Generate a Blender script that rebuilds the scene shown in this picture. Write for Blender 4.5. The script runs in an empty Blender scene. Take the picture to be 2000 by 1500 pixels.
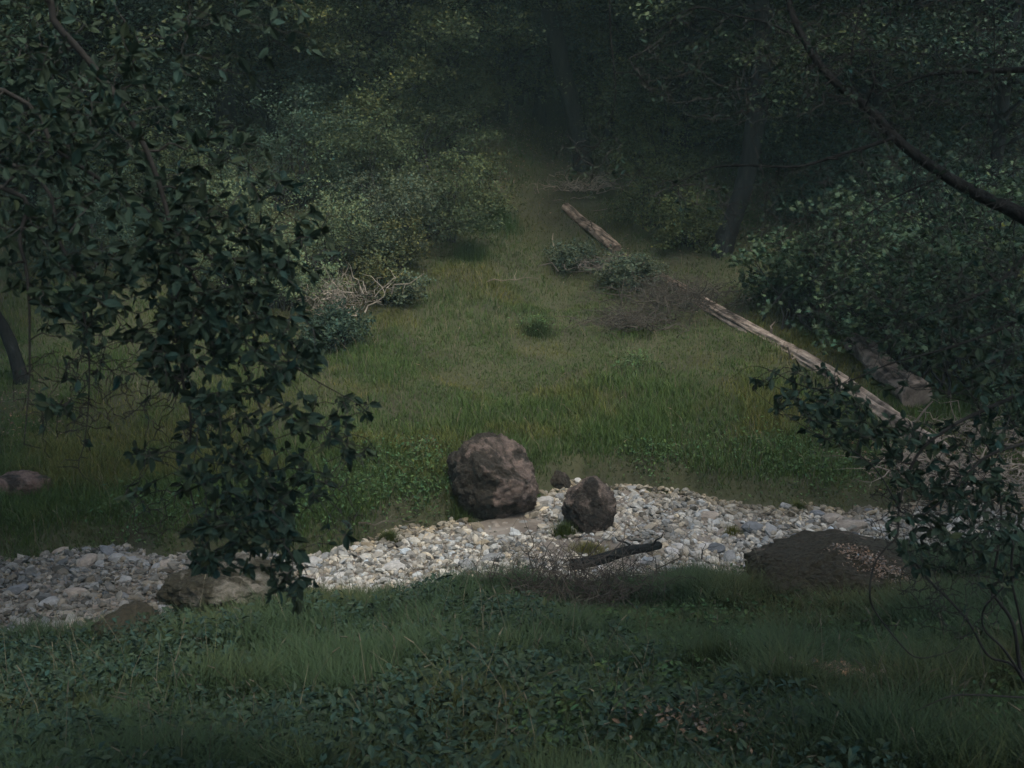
import bpy, math, random
import numpy as np
from mathutils import Vector

C = bpy.context.scene.collection
R = math.radians
random.seed(7)
rng = np.random.default_rng(7)
sc = bpy.context.scene

# ------------------------------------------------------------------ camera, sky, sun, exposure
CAM = np.array([0.0, 0.0, 6.2]); PITCH = R(14.0); F = 2400.0; HAZE = 0.0009
FW = np.array([0, math.cos(PITCH), -math.sin(PITCH)]); UP = np.array([0, math.sin(PITCH), math.cos(PITCH)]); RT = np.array([1.0, 0, 0])
cd = bpy.data.cameras.new('camera'); cam = bpy.data.objects.new('camera', cd); C.objects.link(cam)
cam.location = CAM; cam.rotation_euler = (R(90) - PITCH, 0, 0)
cd.sensor_width = 36; cd.lens = 36 * F / 2000; cd.clip_end = 1500; cd.clip_start = 0.05
cd.dof.use_dof = True; cd.dof.focus_distance = 19.0; cd.dof.aperture_fstop = 5.0
sc.camera = cam

SUN_EL, SUN_AZ = R(63), R(158)       # azimuth clockwise from +Y
w = bpy.data.worlds.new("World"); sc.world = w; w.use_nodes = True
nt = w.node_tree; bg = nt.nodes['Background']
sky = nt.nodes.new('ShaderNodeTexSky'); sky.sky_type = 'NISHITA'; sky.sun_disc = False
sky.sun_elevation = SUN_EL; sky.sun_rotation = SUN_AZ; sky.air_density = 1.2; sky.dust_density = 4.0; sky.ozone_density = 1.0
nt.links.new(sky.outputs[0], bg.inputs[0]); bg.inputs[1].default_value = 0.14
sl = bpy.data.lights.new('sun', 'SUN'); sl.energy = 1.2; sl.angle = R(14); sl.color = (1.0, 0.96, 0.88)
so = bpy.data.objects.new('sun', sl); C.objects.link(so)
sdir = Vector((math.sin(SUN_AZ) * math.cos(SUN_EL), math.cos(SUN_AZ) * math.cos(SUN_EL), math.sin(SUN_EL)))
so.rotation_euler = sdir.to_track_quat('Z', 'Y').to_euler(); so.location = sdir * 60
sc.view_settings.view_transform = 'Standard'; sc.view_settings.look = 'None'; sc.view_settings.gamma = 1.0
sc.view_settings.exposure = 1.38
sc.cycles.max_bounces = 5; sc.cycles.diffuse_bounces = 3; sc.cycles.transmission_bounces = 2; sc.cycles.volume_bounces = 0
sc.cycles.transparent_max_bounces = 4; sc.cycles.caustics_reflective = False; sc.cycles.caustics_refractive = False

# ------------------------------------------------------------------ terrain
def ray(px, py):
    return FW + (px - 1000) / F * RT + (750 - py) / F * UP
def P(px, py, d):
    return CAM + ray(px, py) * d
def Z0(px, py):
    r = ray(px, py); t = -CAM[2] / r[2]; p = CAM + r * t; return p[0], p[1]
far_px = [(-700, 1120), (-200, 1105), (0, 1092), (200, 1078), (330, 1088), (500, 1095), (640, 1083), (740, 1052), (880, 1022), (960, 1008), (1060, 975), (1130, 945), (1210, 948), (1300, 963), (1480, 992), (1650, 1003), (1760, 990), (2000, 985), (2500, 960)]
near_px = [(-700, 1340), (-200, 1290), (0, 1272), (130, 1268), (290, 1240), (420, 1210), (560, 1188), (740, 1182), (850, 1168), (1000, 1156), (1240, 1150), (1440, 1150), (1560, 1125), (1700, 1095), (1850, 1080), (2000, 1070), (2500, 1040)]
FX, FY = np.array([Z0(*p) for p in far_px]).T
NX, NY = np.array([Z0(*p) for p in near_px]).T
def und(x, y):
    return (np.sin(x * .9 + 1.3 * np.sin(y * .37)) * np.cos(y * .8 + .9 * np.sin(x * .5)) * .5
            + np.sin(x * 2.3 + y * 1.1 + 2) * np.cos(y * 2.1 - x * .7) * .22 + np.sin(x * 5.1 + 1.7 * np.sin(y * 3)) * np.cos(y * 4.7) * .1)
def Yf(x): return np.interp(x, FX, FY) + .12 * np.sin(x * 3.1) + .07 * np.sin(x * 7.3 + 1)
def Yn(x): return np.interp(x, NX, NY) + .12 * np.sin(x * 2.7 + 2) + .06 * np.sin(x * 6.7)
def sst(t): t = np.clip(t, 0, 1); return t * t * (3 - 2 * t)
FT = [0, 2.5, 8, 13, 18, 28, 60, 90, 400]; FZ = [0, .42, 1.3, 2.6, 4.4, 8.7, 25, 36, 40]
NT = [0, 2, 4.5, 7, 9, 11, 12.5, 14, 15, 40, 300]; NZ = [0, .4, 1.05, 1.75, 2.15, 2.45, 2.9, 4.2, 4.5, 6, 8]
def H(x, y):
    x = np.asarray(x, float); y = np.asarray(y, float)
    f = y - Yf(x); n = Yn(x) - y
    zf = .28 * sst(f / .45) + np.interp(f, FT, FZ) + np.clip(f / 4, 0, 1) * und(x * .7, y * .7) * .22 + np.clip(x - 4, 0, 30) * np.clip(f / 8, 0, 1) * .05
    zn = .22 * sst(n / .4) + np.interp(n, NT, NZ) + np.clip(n / 2, 0, 1) * und(x, y) * .12
    zc = .03 * und(x * 1.5, y * 1.5)
    return np.where(f > 0, zf, np.where(n > 0, zn, 0)) + zc
def G(px, py, up=0.0):
    r = ray(px, py); t = np.linspace(5, 90, 3400)
    p = CAM[:, None] + r[:, None] * t
    k = np.argmax(p[2] <= H(p[0], p[1]))
    if k == 0: k = len(t) - 1
    q = p[:, k].copy(); q[2] = float(H(q[0], q[1])) + up
    return q
def depth(q): return float(np.dot(q - CAM, FW))

# ------------------------------------------------------------------ mesh collecting
class MB:
    def __init__(s): s.v = []; s.l = []; s.s = []; s.c = []; s.n = 0
    def add(s, v, loops, sizes, col=None):
        v = np.asarray(v, np.float32).reshape(-1, 3)
        s.v.append(v); s.l.append(np.asarray(loops, np.int32) + s.n); s.s.append(np.asarray(sizes, np.int32)); s.n += len(v)
        if col is None: col = np.ones((len(v), 3), np.float32)
        col = np.asarray(col, np.float32)
        if col.ndim == 1: col = np.tile(col, (len(v), 1))
        s.c.append(col)
    def inst(s, tv, tf, M, T, col=None):
        """copies of a template: M (N,3,3) columns = axes, T (N,3), col (N,3)"""
        tv = np.asarray(tv, float); n = len(T)
        if n == 0: return
        v = np.einsum('nij,kj->nki', M, tv) + T[:, None, :]
        fl = np.concatenate([np.asarray(f) for f in tf]); fs = np.array([len(f) for f in tf])
        loops = (fl[None, :] + (np.arange(n) * len(tv))[:, None]).ravel()
        c = None if col is None else np.repeat(col, len(tv), axis=0)
        s.add(v.reshape(-1, 3), loops, np.tile(fs, n), c)
    def tube(s, pts, rad, n=6, col=None, rough=0.0):
        pts = np.asarray(pts, float); m = len(pts)
        rad = np.broadcast_to(np.asarray(rad, float), (m,))
        t = np.gradient(pts, axis=0); t /= (np.linalg.norm(t, axis=1, keepdims=True) + 1e-9)
        a = np.array([1.0, 0, 0]) if abs(t[0][0]) < .8 else np.array([0, 1.0, 0])
        us = []
        for k in range(m):
            a = a - t[k] * a.dot(t[k]); a /= (np.linalg.norm(a) + 1e-9); us.append(a)
        us = np.array(us); vs = np.cross(t, us)
        th = np.arange(n) / n * 2 * math.pi
        rr = rad[:, None] * np.ones((1, n))
        if rough: rr = rr * (1 + rough * rng.normal(size=(m, n)) + rough * 1.2 * np.sin(th * 3 + 1)[None])
        v = pts[:, None] + rr[..., None] * (np.cos(th)[None, :, None] * us[:, None] + np.sin(th)[None, :, None] * vs[:, None])
        i = np.arange(m - 1)[:, None] * n; j = np.arange(n)[None]; k = (j + 1) % n
        q = np.stack([i + j, i + k, i + n + k, i + n + j], -1).reshape(-1, 4)
        loops = list(q.ravel()) + list(range(n))[::-1] + list(range((m - 1) * n, m * n))
        s.add(v.reshape(-1, 3), loops, [4] * len(q) + [n, n], col)
    def build(s, name, mat, parent=None, smooth=False):
        me = bpy.data.meshes.new(name)
        v = np.concatenate(s.v); l = np.concatenate(s.l); z = np.concatenate(s.s); c = np.concatenate(s.c)
        me.vertices.add(len(v)); me.vertices.foreach_set('co', v.ravel())
        me.loops.add(len(l)); me.loops.foreach_set('vertex_index', l)
        me.polygons.add(len(z)); st = np.concatenate([[0], np.cumsum(z)[:-1]]).astype(np.int32)
        me.polygons.foreach_set('loop_start', st); me.polygons.foreach_set('loop_total', z)
        me.polygons.foreach_set('use_smooth', np.full(len(z), smooth))
        at = me.attributes.new('tint', 'FLOAT_COLOR', 'POINT')
        at.data.foreach_set('color', np.concatenate([c, np.ones((len(c), 1))], 1).astype(np.float32).ravel())
        me.update(calc_edges=True); me.materials.append(mat)
        o = bpy.data.objects.new(name, me); C.objects.link(o)
        if parent is not None: o.parent = parent
        return o

def tag(o, label=None, cat=None, group=None, kind=None):
    if label: o['label'] = label
    if cat: o['category'] = cat
    if group: o['group'] = group
    if kind: o['kind'] = kind
    return o
def empty(name, loc, label, cat, group=None):
    o = bpy.data.objects.new(name, None); C.objects.link(o); o.location = loc; o.empty_display_size = .2
    return tag(o, label, cat, group)
def child(src_mesh, name, parent, loc=(0, 0, 0), rot=0, scale=1, mat=None):
    o = bpy.data.objects.new(name, src_mesh); C.objects.link(o); o.parent = parent
    o.location = loc; o.rotation_euler = (0, 0, rot)
    o.scale = (scale,) * 3 if np.isscalar(scale) else scale
    return o

# ------------------------------------------------------------------ materials
def newmat(name):
    m = bpy.data.materials.new(name); m.use_nodes = True; t = m.node_tree
    b = t.nodes['Principled BSDF']; b.inputs['Specular IOR Level'].default_value = .25
    return m, t, b
def N(t, ty, **k):
    n = t.nodes.new(ty)
    for a, v in k.items(): setattr(n, a, v)
    return n
def tinted(t, col):
    """base colour multiplied by the per-leaf tint and a little per-object change"""
    at = N(t, 'ShaderNodeAttribute', attribute_name='tint')
    mx = N(t, 'ShaderNodeMix', data_type='RGBA', blend_type='MULTIPLY'); mx.inputs[0].default_value = 1
    mx.inputs[6].default_value = (*col, 1); t.links.new(at.outputs['Color'], mx.inputs[7])
    return mx.outputs[2]
def leafmat(name, col, trans=.25, rough=.6, spec=.12):
    m, t, b = newmat(name); c = tinted(t, col); b.inputs['Specular IOR Level'].default_value = spec
    t.links.new(c, b.inputs['Base Color']); b.inputs['Roughness'].default_value = rough
    if trans:
        tr = N(t, 'ShaderNodeBsdfTranslucent'); t.links.new(c, tr.inputs[0])
        ms = N(t, 'ShaderNodeMixShader'); ms.inputs[0].default_value = trans
        t.links.new(b.outputs[0], ms.inputs[1]); t.links.new(tr.outputs[0], ms.inputs[2])
        t.links.new(ms.outputs[0], t.nodes['Material Output'].inputs[0])
    return m
def ramp(t, src, stops):
    r = N(t, 'ShaderNodeValToRGB'); e = r.color_ramp.elements
    while len(e) < len(stops): e.new(.5)
    for k, (p, c) in enumerate(stops): e[k].position = p; e[k].color = (*c, 1)
    t.links.new(src, r.inputs[0]); return r.outputs[0]
def noise_mat(name, stops, scale=3, detail=8, bump=.3, bscale=20, rough=.9, stretch=None, tint=False, dist=0.3):
    m, t, b = newmat(name); tc = N(t, 'ShaderNodeTexCoord'); mp = N(t, 'ShaderNodeMapping')
    t.links.new(tc.outputs['Object'], mp.inputs[0])
    if stretch: mp.inputs['Scale'].default_value = stretch
    n = N(t, 'ShaderNodeTexNoise'); n.inputs['Scale'].default_value = scale; n.inputs['Detail'].default_value = detail; n.inputs['Roughness'].default_value = .65
    n.inputs['Distortion'].default_value = dist
    t.links.new(mp.outputs[0], n.inputs['Vector']); c = ramp(t, n.outputs[0], stops)
    if tint:
        at = N(t, 'ShaderNodeAttribute', attribute_name='tint'); mx = N(t, 'ShaderNodeMix', data_type='RGBA', blend_type='MULTIPLY')
        mx.inputs[0].default_value = 1; t.links.new(c, mx.inputs[6]); t.links.new(at.outputs['Color'], mx.inputs[7]); c = mx.outputs[2]
    t.links.new(c, b.inputs['Base Color']); b.inputs['Roughness'].default_value = rough
    n2 = N(t, 'ShaderNodeTexNoise'); n2.inputs['Scale'].default_value = bscale; n2.inputs['Detail'].default_value = 6; t.links.new(mp.outputs[0], n2.inputs['Vector'])
    bp = N(t, 'ShaderNodeBump'); bp.inputs['Strength'].default_value = bump; bp.inputs['Distance'].default_value = .03
    t.links.new(n2.outputs[0], bp.inputs['Height']); t.links.new(bp.outputs[0], b.inputs['Normal'])
    return m
M = {}
M['ground'] = noise_mat('meadow soil', [(.3, (.024, .022, .013)), (.5, (.034, .036, .017)), (.7, (.044, .046, .02))], .9, 10, .6, 9)
M['bed'] = noise_mat('creek silt', [(.3, (.07, .058, .046)), (.55, (.15, .13, .105)), (.75, (.24, .22, .185))], 1.3, 9, .8, 14)
M['stone'] = noise_mat('pale limestone', [(.3, (.26, .25, .21)), (.55, (.41, .395, .34)), (.75, (.51, .495, .43))], 6, 6, .4, 40, tint=True)
M['bark'] = noise_mat('dark bark', [(.3, (.008, .009, .009)), (.6, (.018, .019, .018)), (.8, (.034, .036, .03))], 4, 8, .8, 14, stretch=(3, 3, .6))
M['twig'] = noise_mat('twig bark', [(.3, (.018, .018, .017)), (.7, (.04, .039, .036))], 8, 4, .3, 30)
for k_ in ('bark', 'twig'): M[k_].node_tree.nodes['Principled BSDF'].inputs['Specular IOR Level'].default_value = .03
M['dead'] = noise_mat('weathered dead wood', [(.3, (.05, .04, .032)), (.48, (.18, .15, .12)), (.72, (.29, .25, .205))], 3.5, 9, .8, 22, tint=True, stretch=(1, 1, 1))
M['drytwig'] = noise_mat('dry grey twigs', [(.3, (.08, .07, .058)), (.7, (.19, .17, .14))], 5, 5, .3, 30, tint=True)
M['litter'] = noise_mat('dry leaf litter', [(.3, (.11, .075, .05)), (.55, (.18, .135, .1)), (.75, (.27, .21, .165))], 30, 3, .2, 30, tint=True)
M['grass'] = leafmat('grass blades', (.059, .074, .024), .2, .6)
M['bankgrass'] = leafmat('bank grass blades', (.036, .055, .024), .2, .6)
M['bramble'] = leafmat('bramble leaves', (.022, .04, .025), .12, .6)
M['fgleaf'] = leafmat('alder leaves', (.022, .038, .025), .12, .75)
M['oak'] = leafmat('oak leaves', (.05, .07, .032), .25)
M['olive'] = leafmat('olive green leaves', (.062, .078, .03), .25)
M['cool'] = leafmat('cool green leaves', (.036, .062, .04), .25)
M['sage'] = leafmat('pale sage leaves', (.092, .125, .064), .25)
M['greysage'] = leafmat('grey green leaves', (.06, .08, .048), .25)
M['yellow'] = leafmat('yellow green leaves', (.075, .085, .034), .25)
M['maple'] = leafmat('maple leaves', (.034, .058, .03), .25, .5)
M['bright'] = leafmat('sunlit yellow green leaves', (.085, .12, .022), .35)  # lit version of the maple leaves, backlight put into the colour
M['herb'] = leafmat('broad herb leaves', (.06, .11, .04), .2)

def boulder_mat(name, base, moss, thr, pink, lit_x=0.0, lit_z=0.0):
    m, t, b = newmat(name); tc = N(t, 'ShaderNodeTexCoord')
    n = N(t, 'ShaderNodeTexNoise'); n.inputs['Scale'].default_value = 9; n.inputs['Detail'].default_value = 12; n.inputs['Roughness'].default_value = .72
    t.links.new(tc.outputs['Object'], n.inputs['Vector'])
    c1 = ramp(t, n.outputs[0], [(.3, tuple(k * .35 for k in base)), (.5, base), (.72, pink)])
    n2 = N(t, 'ShaderNodeTexNoise'); n2.inputs['Scale'].default_value = 1.9; n2.inputs['Detail'].default_value = 8; n2.inputs['Roughness'].default_value = .6; n2.inputs['Distortion'].default_value = .5
    t.links.new(tc.outputs['Object'], n2.inputs['Vector'])
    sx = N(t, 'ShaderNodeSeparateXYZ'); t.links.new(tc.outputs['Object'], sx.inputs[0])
    m1 = N(t, 'ShaderNodeMath', operation='MULTIPLY_ADD'); m1.inputs[1].default_value = lit_x; t.links.new(sx.outputs[0], m1.inputs[0]); t.links.new(n2.outputs[0], m1.inputs[2])
    m2 = N(t, 'ShaderNodeMath', operation='MULTIPLY_ADD'); m2.inputs[1].default_value = lit_z; t.links.new(sx.outputs[2], m2.inputs[0]); t.links.new(m1.outputs[0], m2.inputs[2])  # x and z gradient puts a lit upper side into the rock colour
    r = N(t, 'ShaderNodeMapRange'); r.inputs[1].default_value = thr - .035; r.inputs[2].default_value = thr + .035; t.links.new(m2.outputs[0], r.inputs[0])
    n3 = N(t, 'ShaderNodeTexNoise'); n3.inputs['Scale'].default_value = 25; n3.inputs['Detail'].default_value = 5; t.links.new(tc.outputs['Object'], n3.inputs['Vector'])
    c2 = ramp(t, n3.outputs[0], [(.35, tuple(k * .45 for k in moss)), (.7, moss)])
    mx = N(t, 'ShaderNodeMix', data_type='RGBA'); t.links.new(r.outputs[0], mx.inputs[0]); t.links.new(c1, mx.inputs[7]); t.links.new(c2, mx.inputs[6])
    t.links.new(mx.outputs[2], b.inputs['Base Color']); b.inputs['Roughness'].default_value = .95
    bp = N(t, 'ShaderNodeBump'); bp.inputs['Strength'].default_value = 1.0; bp.inputs['Distance'].default_value = .12
    t.links.new(n.outputs[0], bp.inputs['Height']); t.links.new(bp.outputs[0], b.inputs['Normal'])
    return m

# ------------------------------------------------------------------ noise on points
def fbm(p, seed=0, octv=5, gain=.55):
    """cheap vector noise: rotated sine products"""
    r = np.random.default_rng(seed); out = np.zeros(len(p)); a = 1.0; f = 1.0
    for _ in range(octv):
        for _ in range(3):
            d = r.normal(size=3); d /= np.linalg.norm(d); e = r.normal(size=3); e /= np.linalg.norm(e)
            out += a / 3 * np.sin(p @ d * f * 2.1 + r.uniform(0, 6) + 1.5 * np.sin(p @ e * f * 1.3 + r.uniform(0, 6)))
        a *= gain; f *= 1.95
    return out
def patchnoise(x, y, s, seed): return fbm(np.stack([x * s, y * s, np.zeros_like(x)], -1), seed, 4, .6)
def ico(sub):
    import bmesh
    bm = bmesh.new(); bmesh.ops.create_icosphere(bm, subdivisions=sub, radius=1); bm.verts.ensure_lookup_table()
    v = np.array([q.co[:] for q in bm.verts]); f = [[q.index for q in k.verts] for k in bm.faces]; bm.free(); return v, f
ICO = {k: ico(k) for k in (1, 2, 3, 5, 6)}
def rock_shape(sub, seed, amp=.25, scale=(1, 1, 1), cuts=6, octv=4, freq=1.0):
    v, f = ICO[sub]; v = v.copy(); r = np.random.default_rng(seed)
    for _ in range(cuts):                               # flatten facets like a broken stone
        d = r.normal(size=3); d /= np.linalg.norm(d); h = r.uniform(.6, .9); k = v @ d - h
        v -= np.where(k > 0, k, 0)[:, None] * d * .85
    v *= (1 + amp * fbm(v * freq, seed, octv))[:, None]
    if sub < 5: return v * np.array(scale), f
    k = np.array(scale); u = v * k / k[0]                    # broken, pitted surface in true proportions
    g1 = fbm(u * 2.6, seed + 2, 3, .6); g2 = fbm(u * 8, seed + 1, 5, .78); st_ = np.round(g1 * 3 + .35 * g2) / 3
    return v * k * (1 + .075 * st_ + .026 * g2 - .05 * np.exp(-(g1 * 9) ** 2))[:, None], f
def rotz(a):
    c, s = np.cos(a), np.sin(a); z = np.zeros_like(c); o = np.ones_like(c)
    return np.stack([np.stack([c, -s, z], -1), np.stack([s, c, z], -1), np.stack([z, z, o], -1)], -2)
def frames(n, upbias=0.0, r=rng):
    """random rotations; leaf template lies in local XY, grows along Y, normal Z"""
    nrm = r.normal(size=(n, 3)); nrm[:, 2] = np.abs(nrm[:, 2]) + upbias; nrm /= np.linalg.norm(nrm, axis=1, keepdims=True)
    y = r.normal(size=(n, 3)); y -= nrm * (y * nrm).sum(1, keepdims=True); y /= np.linalg.norm(y, axis=1, keepdims=True)
    x = np.cross(y, nrm); return np.stack([x, y, nrm], -1)

LEAF4 = (np.array([[0, 0, 0], [.32, .5, .08], [0, 1, -.05], [-.32, .5, .08]]), [[0, 1, 2], [0, 2, 3]])
LEAF8 = (np.array([[0, 0, 0], [.13, .14, .05], [.25, .4, .08], [.2, .7, .05], [0, 1.0, -.1], [-.2, .7, .05], [-.25, .4, .08], [-.13, .14, .05], [0, .45, -.02]]),
         [[0, 1, 2, 8], [8, 2, 3, 4], [8, 4, 5, 6], [0, 8, 6, 7]])
_ml = []
for k, (a, r_) in enumerate([(0, .12), (25, .45), (8, .85)] + []): pass
def maple_template():
    pts = [(0, 0)]
    for a, r_ in [(-115, .35), (-95, .62), (-70, .35), (-45, .85), (-18, .42), (0, 1.0), (18, .42), (45, .85), (70, .35), (95, .62), (115, .35)]:
        pts.append((math.sin(R(a)) * r_ * .8, .3 + math.cos(R(a)) * r_ * .7))
    v = np.array([[x, y, -.12 * abs(x)] for x, y in pts] + [[0, .3, .03]]); c = len(pts)
    f = [[c, k, k + 1] for k in range(1, 11)] + [[0, 1, c], [0, c, 11]]
    return v, f
LEAFM = maple_template()
def tints(n, lo=.6, hi=1.35, r=rng, warm=.12):
    b = r.uniform(lo, hi, n)[:, None] * np.ones((1, 3)); wv = r.normal(0, warm, n)
    b[:, 0] *= 1 + wv; b[:, 2] *= 1 - wv; return b
def curve(a, b, sag=0.0, wob=.05, n=6, r=rng):
    a = np.asarray(a, float); b = np.asarray(b, float); t = np.linspace(0, 1, n)[:, None]; L = np.linalg.norm(b - a)
    p = a + (b - a) * t; p[:, 2] += (sag * L * 4 * t * (1 - t))[:, 0]
    p[1:-1] += r.normal(0, wob * L, (n - 2, 3)); return p
def smoothline(pts, k=4):
    """Catmull-Rom through the given points (rows of x,y,z,r)"""
    p = np.asarray(pts, float); q = np.vstack([2 * p[0] - p[1], p, 2 * p[-1] - p[-2]]); out = []
    for i in range(1, len(q) - 2):
        for t in np.arange(k) / k:
            out.append(.5 * ((2 * q[i]) + (-q[i - 1] + q[i + 1]) * t + (2 * q[i - 1] - 5 * q[i] + 4 * q[i + 1] - q[i + 2]) * t ** 2 + (-q[i - 1] + 3 * q[i] - 3 * q[i + 1] + q[i + 2]) * t ** 3))
    out.append(p[-1]); return np.array(out)

# ------------------------------------------------------------------ ground and creek bed
def sheet(xs, ys, zf):
    X, Y = np.meshgrid(xs, ys, indexing='xy'); Zv = zf(X, Y); v = np.stack([X, Y, Zv], -1).reshape(-1, 3)
    nx, ny = len(xs), len(ys); i = np.arange(ny - 1)[:, None] * nx; j = np.arange(nx - 1)[None]
    q = np.stack([i + j, i + j + 1, i + nx + j + 1, i + nx + j], -1).reshape(-1, 4)
    m = MB(); m.add(v, q.ravel(), [4] * len(q)); return m
xs = np.concatenate([[-300, -200, -120, -80, -55, -40], np.arange(-30, -12, 1.0), np.arange(-12, 12, .16), np.arange(12, 30, 1.0), [30, 40, 55, 80, 120, 200, 300]])
ys = np.concatenate([[-250, -150, -80, -40, -20, -10, -4], np.arange(-2, 6, .6), np.arange(6, 20, .12), np.arange(20, 42, .35), np.arange(42, 80, 2.0), [85, 95, 120, 160, 220, 300, 400]])
tag(sheet(xs, ys, H).build('ground', M['ground'], smooth=True), 'grassy forest floor sloping to the creek from both sides', 'ground', kind='structure')
m = MB(); bx = np.arange(-11, 13, .12); U = np.linspace(0, 1, 22)
BX, UU = np.meshgrid(bx, U, indexing='xy'); BY = (Yn(BX) - .25) + UU * (Yf(BX) - Yn(BX) + .5)
BZ = np.minimum(.035 * und(BX * 1.5, BY * 1.5) + .02 + .03 * und(BX * 4, BY * 4), 9) + .005
BZ = np.where((BY < Yn(BX)) | (BY > Yf(BX)), -.06, BZ)
i = np.arange(len(U) - 1)[:, None] * len(bx); j = np.arange(len(bx) - 1)[None]
q = np.stack([i + j, i + j + 1, i + len(bx) + j + 1, i + len(bx) + j], -1).reshape(-1, 4)
m.add(np.stack([BX, BY, BZ], -1).reshape(-1, 3), q.ravel(), [4] * len(q))
tag(m.build('creek_bed', M['bed'], smooth=True), 'dry creek bed of pale silt and sand crossing the photo', 'creek bed', kind='structure')

# ------------------------------------------------------------------ boulders that keep stones and grass off
BOULD = []   # x, y, r
def blocked(x, y, pad=0.0):
    k = np.zeros(len(x), bool)
    for bx_, by_, br in BOULD: k |= (x - bx_) ** 2 + (y - by_) ** 2 < (br + pad) ** 2
    return k
def boulder(name, label, px, py, wpx, hpx, mat, seed, amp=.12, depthk=.9, sub=6, cuts=5, sink=.12, cat='boulder', octv=6, blk=.9):
    b = G(px, py); D = depth(b); W_ = wpx / F * D / 2; Hh = hpx / F * D
    v, f = rock_shape(sub, seed, amp, (W_, W_ * depthk, Hh / 2 * (1 + sink)), cuts, octv, 1.3)
    v[:, 2] += Hh / 2 * (1 - sink)
    mb = MB(); mb.add(v, np.array(f).ravel(), [3] * len(f))
    o = mb.build(name, mat, smooth=True); o.location = (b[0], b[1] + W_ * depthk * .75, b[2] - .02)
    tag(o, label, cat); BOULD.append((b[0], b[1] + W_ * depthk * .75, W_ * blk)); return o
bm1 = boulder_mat('rough brown boulder rock', (.13, .1, .082), (.045, .038, .028), .62, (.25, .185, .15), .22, .10)  # lit upper right painted in pinkish rock, mossy tone elsewhere
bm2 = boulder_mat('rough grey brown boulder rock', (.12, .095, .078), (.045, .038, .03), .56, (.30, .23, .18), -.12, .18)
bm3 = boulder_mat('moss covered boulder', (.13, .1, .075), (.055, .047, .028), .66, (.26, .2, .15))
bm4 = boulder_mat('flaking slab rock', (.12, .11, .085), (.05, .045, .026), .5, (.24, .22, .18))
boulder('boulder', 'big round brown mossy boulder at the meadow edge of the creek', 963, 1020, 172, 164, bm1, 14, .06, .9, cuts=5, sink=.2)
boulder('boulder', 'smaller rough brown boulder standing among the white creek stones', 1156, 1044, 112, 100, bm2, 23, .07, .9, cuts=5, sink=.2)
boulder('boulder', 'broad dark mossy boulder with fallen leaves on the near bank at right', 1690, 1170, 400, 82, bm3, 31, .045, .8, cuts=3, sink=.6, blk=.45)
boulder('rock_slab', 'sloping flaky rock slab at the near creek edge under the hanging leaves', 430, 1222, 262, 98, bm4, 5, .10, .9, cat='rock')
boulder('rock', 'low brown rock half buried beside the sloping slab at left', 235, 1262, 150, 62, bm3, 44, .08, .9, sub=5, cat='rock')
boulder('rock', 'reddish brown flat rock on the grass at the far left edge', 32, 972, 125, 42, boulder_mat('reddish rock', (.14, .09, .07), (.04, .03, .022), .46, (.2, .155, .125)), 61, .1, .7, sub=5, cat='rock')
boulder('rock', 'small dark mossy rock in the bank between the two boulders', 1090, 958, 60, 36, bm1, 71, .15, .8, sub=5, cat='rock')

# ------------------------------------------------------------------ creek stones
v1 = [rock_shape(1, 100 + k, .2, (1, .8, .55), 9) for k in range(6)]
v2 = [rock_shape(2, 200 + k, .16, (1, .75, .6), 12) for k in range(8)]
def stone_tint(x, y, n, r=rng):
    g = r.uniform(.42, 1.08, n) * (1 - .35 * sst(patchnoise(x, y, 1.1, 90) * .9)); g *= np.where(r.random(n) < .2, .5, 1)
    lf = sst((-1.9 - x) / 2.2)                                  # stones tinted darker toward the left
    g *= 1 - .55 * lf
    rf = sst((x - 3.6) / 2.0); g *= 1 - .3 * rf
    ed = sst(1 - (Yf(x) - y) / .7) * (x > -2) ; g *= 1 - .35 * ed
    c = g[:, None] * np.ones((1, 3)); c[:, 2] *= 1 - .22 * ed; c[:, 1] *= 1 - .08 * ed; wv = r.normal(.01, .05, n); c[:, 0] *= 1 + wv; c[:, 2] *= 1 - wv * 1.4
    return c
def creek_points(n, r=rng, edge=.05):
    x = r.uniform(-8.5, 10, n); u = r.uniform(0, 1, n)
    a, b = Yn(x) + edge * 0 - .12, Yf(x) - edge + .1
    keep = r.random(n) < (b - a) / 3.4
    x, u, a, b = x[keep], u[keep], a[keep], b[keep]; return x, a + u * (b - a)
patch_c = [G(1125, 1068)[:2], G(1190, 1085)[:2], G(985, 1022)[:2], G(1435, 1045)[:2]]
patch_r = [.55, .5, .7, .28]
def bare(x, y, k=1.0):
    o = np.zeros(len(x), bool)
    for c_, r_ in zip(patch_c, patch_r): o |= (x - c_[0]) ** 2 + ((y - c_[1]) * .9) ** 2 < (r_ * k) ** 2
    return o
g = MB()
for k in range(6):
    x, y = creek_points(6800); ok = ~blocked(x, y, -.05) & (~bare(x, y, .8) | (rng.random(len(x)) < .12)); x, y = x[ok], y[ok]; n = len(x)
    s = np.clip(rng.lognormal(-3.45, .55, n), .01, .1)
    Mx = frames(n, 1.2) * s[:, None, None] * np.stack([rng.uniform(.7, 1.5, n), rng.uniform(.6, 1.1, n), rng.uniform(.5, 1.3, n)], -1)[:, None, :]
    z = .02 + .03 * und(x * 1.5, y * 1.5) + s * .3
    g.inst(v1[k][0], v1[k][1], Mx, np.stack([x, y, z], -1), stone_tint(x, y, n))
tag(g.build('gravel', M['stone']), 'loose pale gravel and pebbles filling the dry creek bed', 'gravel', kind='stuff')

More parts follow.
